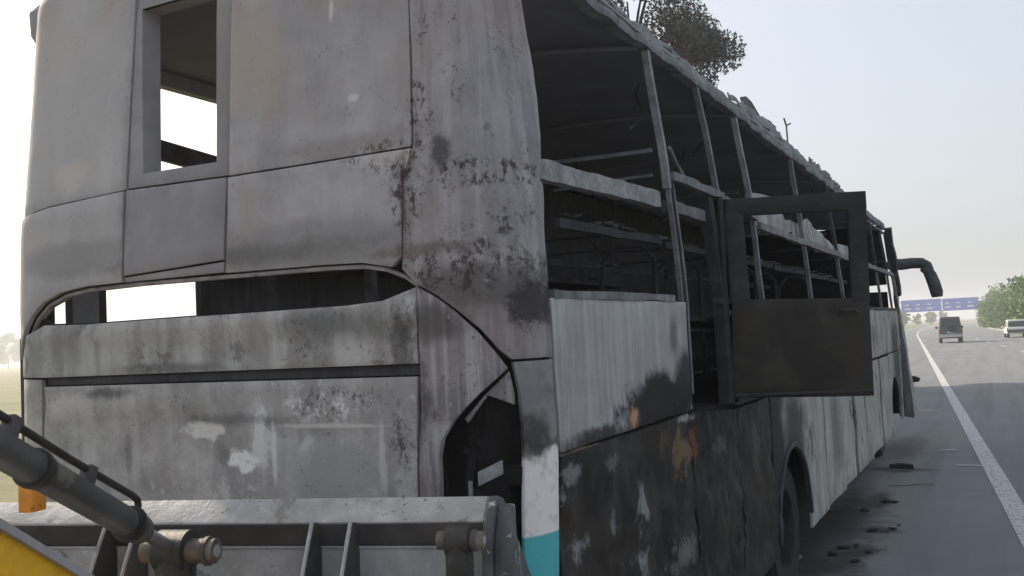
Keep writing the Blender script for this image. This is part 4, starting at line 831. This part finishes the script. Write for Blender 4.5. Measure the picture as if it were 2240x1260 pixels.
# ------------------------------------------------------------------ vehicles far ahead
M['jeep'] = plain('dark_car_paint', (.035, .036, .045), .3, .1, spec=.5); M['carw'] = plain('white_car_paint', (.62, .62, .60), .3, .05); M['cglass'] = plain('car_glass', (.02, .022, .026), .12, .1); M['tyre'] = plain('tyre', (.02, .02, .02), .9); M['red'] = plain('lamp_red', (.35, .02, .02), .3); M['bumper'] = plain('pale_bumper', (.45, .45, .46), .5)
def car(name, loc, L, Wd, H, paint, label, bumpmat, tall):
    e = tag(empty(name, loc), label, 'car'); e.rotation_euler.z = math.atan2(-RD.x, RD.y) 
    w = Wd / 2; zb = .35; zs = H * .56
    def loft(secs, nm, mat, bev=.05):
        m = MB(); n = len(secs[0]); vs_ = [v for s_ in secs for v in s_]; fs = [tuple(range(n))[::-1], tuple((len(secs) - 1) * n + i for i in range(n))]
        for i in range(len(secs) - 1):
            for j in range(n): fs.append((i * n + j, i * n + (j + 1) % n, (i + 1) * n + (j + 1) % n, (i + 1) * n + j))
        m.add(vs_, fs); return m.build(nm, mat, e, 40, bev)
    body = loft([[(-w * k, y, zb), (w * k, y, zb), (w * k, y, z), (-w * k, y, z)] for y, z, k in ((0, zs * .97, .95), (.15, zs, 1), (L * .55, zs, 1), (L * .8, zs * .92, .99), (L, zs * .8, .9))], 'body', paint)
    r0 = .06 if tall else .35
    loft([[(-w * .95, r0, zs - .02), (w * .95, r0, zs - .02), (w * .95, L * .72, zs - .02), (-w * .95, L * .72, zs - .02)], [(-w * .82, r0 + .18, H), (w * .82, r0 + .18, H), (w * .80, L * .52, H), (-w * .80, L * .52, H)]], 'cabin', paint, .06)
    m = MB(); m.add([(-w * .84, r0 + .03, zs + .08), (w * .84, r0 + .03, zs + .08), (w * .74, r0 + .135, H - .14), (-w * .74, r0 + .135, H - .14), (-w * .84, r0 - .0, zs + .08), (w * .84, r0 - .0, zs + .08), (w * .74, r0 + .105, H - .14), (-w * .74, r0 + .105, H - .14)], [(0, 1, 2, 3), (4, 7, 6, 5), (0, 4, 5, 1), (1, 5, 6, 2), (2, 6, 7, 3), (3, 7, 4, 0)]); m.build('rear_window', M['cglass'], e)
    for sx in (-1, 1):
        m = MB(); m.add([(sx * w * .955, r0 + .35, zs + .06), (sx * w * .955, L * .62, zs + .06), (sx * w * .85, L * .53, H - .13), (sx * w * .85, r0 + .45, H - .13), (sx * w * .93, r0 + .35, zs + .06), (sx * w * .93, L * .62, zs + .06), (sx * w * .83, L * .53, H - .13), (sx * w * .83, r0 + .45, H - .13)], [(0, 1, 2, 3), (4, 7, 6, 5), (0, 4, 5, 1), (1, 5, 6, 2), (2, 6, 7, 3), (3, 7, 4, 0)]); m.build('side_window', M['cglass'], e)
        m = MB(); m.box(sx * w * .93 - .06, sx * w * .93 + .06, -.03, .06, zs * .72, zs * .95); m.build('tail_light', M['red'], e, None, .01)
        m = MB(); m.box(sx * (w + .1) - .09, sx * (w + .1) + .09, L * .63, L * .69, zs - .02, zs + .15); m.build('door_mirror', paint, e, None, .02)
        for y in (L * .17, L * .8):
            r = .36 if tall else .31; m = MB(); m.tube([(sx * w * .99, y, r), (sx * (w * .99 - .2), y, r)], r, 20); t = m.build('wheel', M['tyre'], e)
            m = MB(); m.tube([(sx * (w * .99 + .008), y, r), (sx * (w * .99 - .05), y, r)], r * .6, 16); m.build('rim', M['steel'], t)
    m = MB(); m.box(-w * .97, w * .97, -.08, .12, zb + .08, zb + .33); m.build('bumper', bumpmat, e, None, .03)
    m = MB(); m.box(-.26, .26, -.012, .01, zs * .68, zs * .68 + .12); m.build('number_plate', M['signw'], e)
    if tall: m = MB(); m.tube([(.1, -.14, zs * .98), (.1, .0, zs * .98)], .30, 20); m.build('spare_wheel', M['tyre'], e)
    return e
car('suv', rp(68.5, 2.05), 4.2, 1.62, 1.98, M['jeep'], 'dark upright jeep driving away beyond the sign', M['bumper'], True)
car('hatchback', rp(78, 7.45), 3.8, 1.66, 1.5, M['carw'], 'white car in the far lane beside the shrubs, cut by the right edge', M['jeep'], False)

# ------------------------------------------------------------------ scraps on the road
random.seed(21)
def lump(seed, sc):
    bm = bmesh.new(); bmesh.ops.create_icosphere(bm, subdivisions=2, radius=1)
    for v in bm.verts:
        k = 1 + .5 * noise.noise(v.co * 1.7 + Vector((seed, 0, 0))); v.co = Vector((v.co.x * k * sc, v.co.y * k * sc * 1.3, max(-.1, v.co.z * .26 * k) * sc))
    me = bpy.data.meshes.new('lump'); bm.to_mesh(me); bm.free(); return me
lm = [lump(s, .042) for s in (1., 4., 9.)]
spots_all = [(.14, 5.95), (.22, 6.1), (.05, 5.85), (.31, 6.25), (.26, 5.75), (.12, 6.5), (.20, 6.62), (.28, 6.7), (.36, 6.72), (.16, 6.8), (.40, 6.9), (.10, 5.5), (.20, 5.4), (.30, 5.5), (.0, 5.6), (.05, 8.0), (.14, 8.3), (.10, 8.7), (.2, 8.1), (-.05, 7.3), (.02, 7.6), (.12, 9.6)]
spots = spots_all[::2]
for k, (x, y) in enumerate(spots):
    o = link('charred_debris', lm[k % 3], M['char']); o.location = (x, y, .012); o.rotation_euler.z = k * 1.9; s = random.uniform(.4, 1.1); o.scale = (s, s * random.uniform(.8, 1.8), s)
    for p_ in o.data.polygons: p_.use_smooth = False
    tag(o, 'small black charred lump on the asphalt beside the coach', 'debris', 'charred lumps on the asphalt')
m = MB(); m.bar((.0, 10.3, .05), (.27, 10.36, .03), .10, .06, wob=.06, n=8); tag(m.build('charred_bumper', M['char'], None), 'bent black strip lying under the coach front wheel', 'debris')
for k, (x, y, l, a, lab) in enumerate([(.58, 12.4, .22, .2, 'thin white paper scrap left of the edge line, farther one'), (.90, 10.9, .30, -.05, 'thin white paper scrap touching the edge line, nearer one')]):
    m = MB(); m.bar((x - l / 2, y, .008), (x + l / 2, y + a * l, .012), .03, .006, wob=.01, n=5); tag(m.build('paper_scrap', M['white'], None), lab, 'litter')
m = MB(); m.bar((.10, 9.1, .004), (.58, 9.3, .004), .018, .003, wob=.05, n=14); tag(m.build('tar_crack', M['char'], None), 'dark thin tar crack running across the near asphalt', 'crack')
m = MB(); m.bar((-.33, 4.55, .02), (-.22, 5.35, .03), .035, .02, wob=.01, n=6); tag(m.build('trim_strip', M['beam'], None), 'pale bent trim strip lying beside the rear wheel', 'trim')

# ------------------------------------------------------------------ haze
def haze_box():
    m = MB(); m.box(-700, 700, -150, 1100, -1.02, 16); o = m.build('haze', None, None, None)
    mt = bpy.data.materials.new('haze_air'); mt.use_nodes = True; n = mt.node_tree.nodes; n.remove(n['Principled BSDF'])
    v = n.new('ShaderNodeVolumePrincipled'); v.inputs['Color'].default_value = (.93, .95, 1, 1); v.inputs['Density'].default_value = .0013; v.inputs['Anisotropy'].default_value = .35
    mt.node_tree.links.new(v.outputs[0], n['Material Output'].inputs['Volume']); o.data.materials.append(mt); tag(o, kind='stuff'); return o
haze_box()
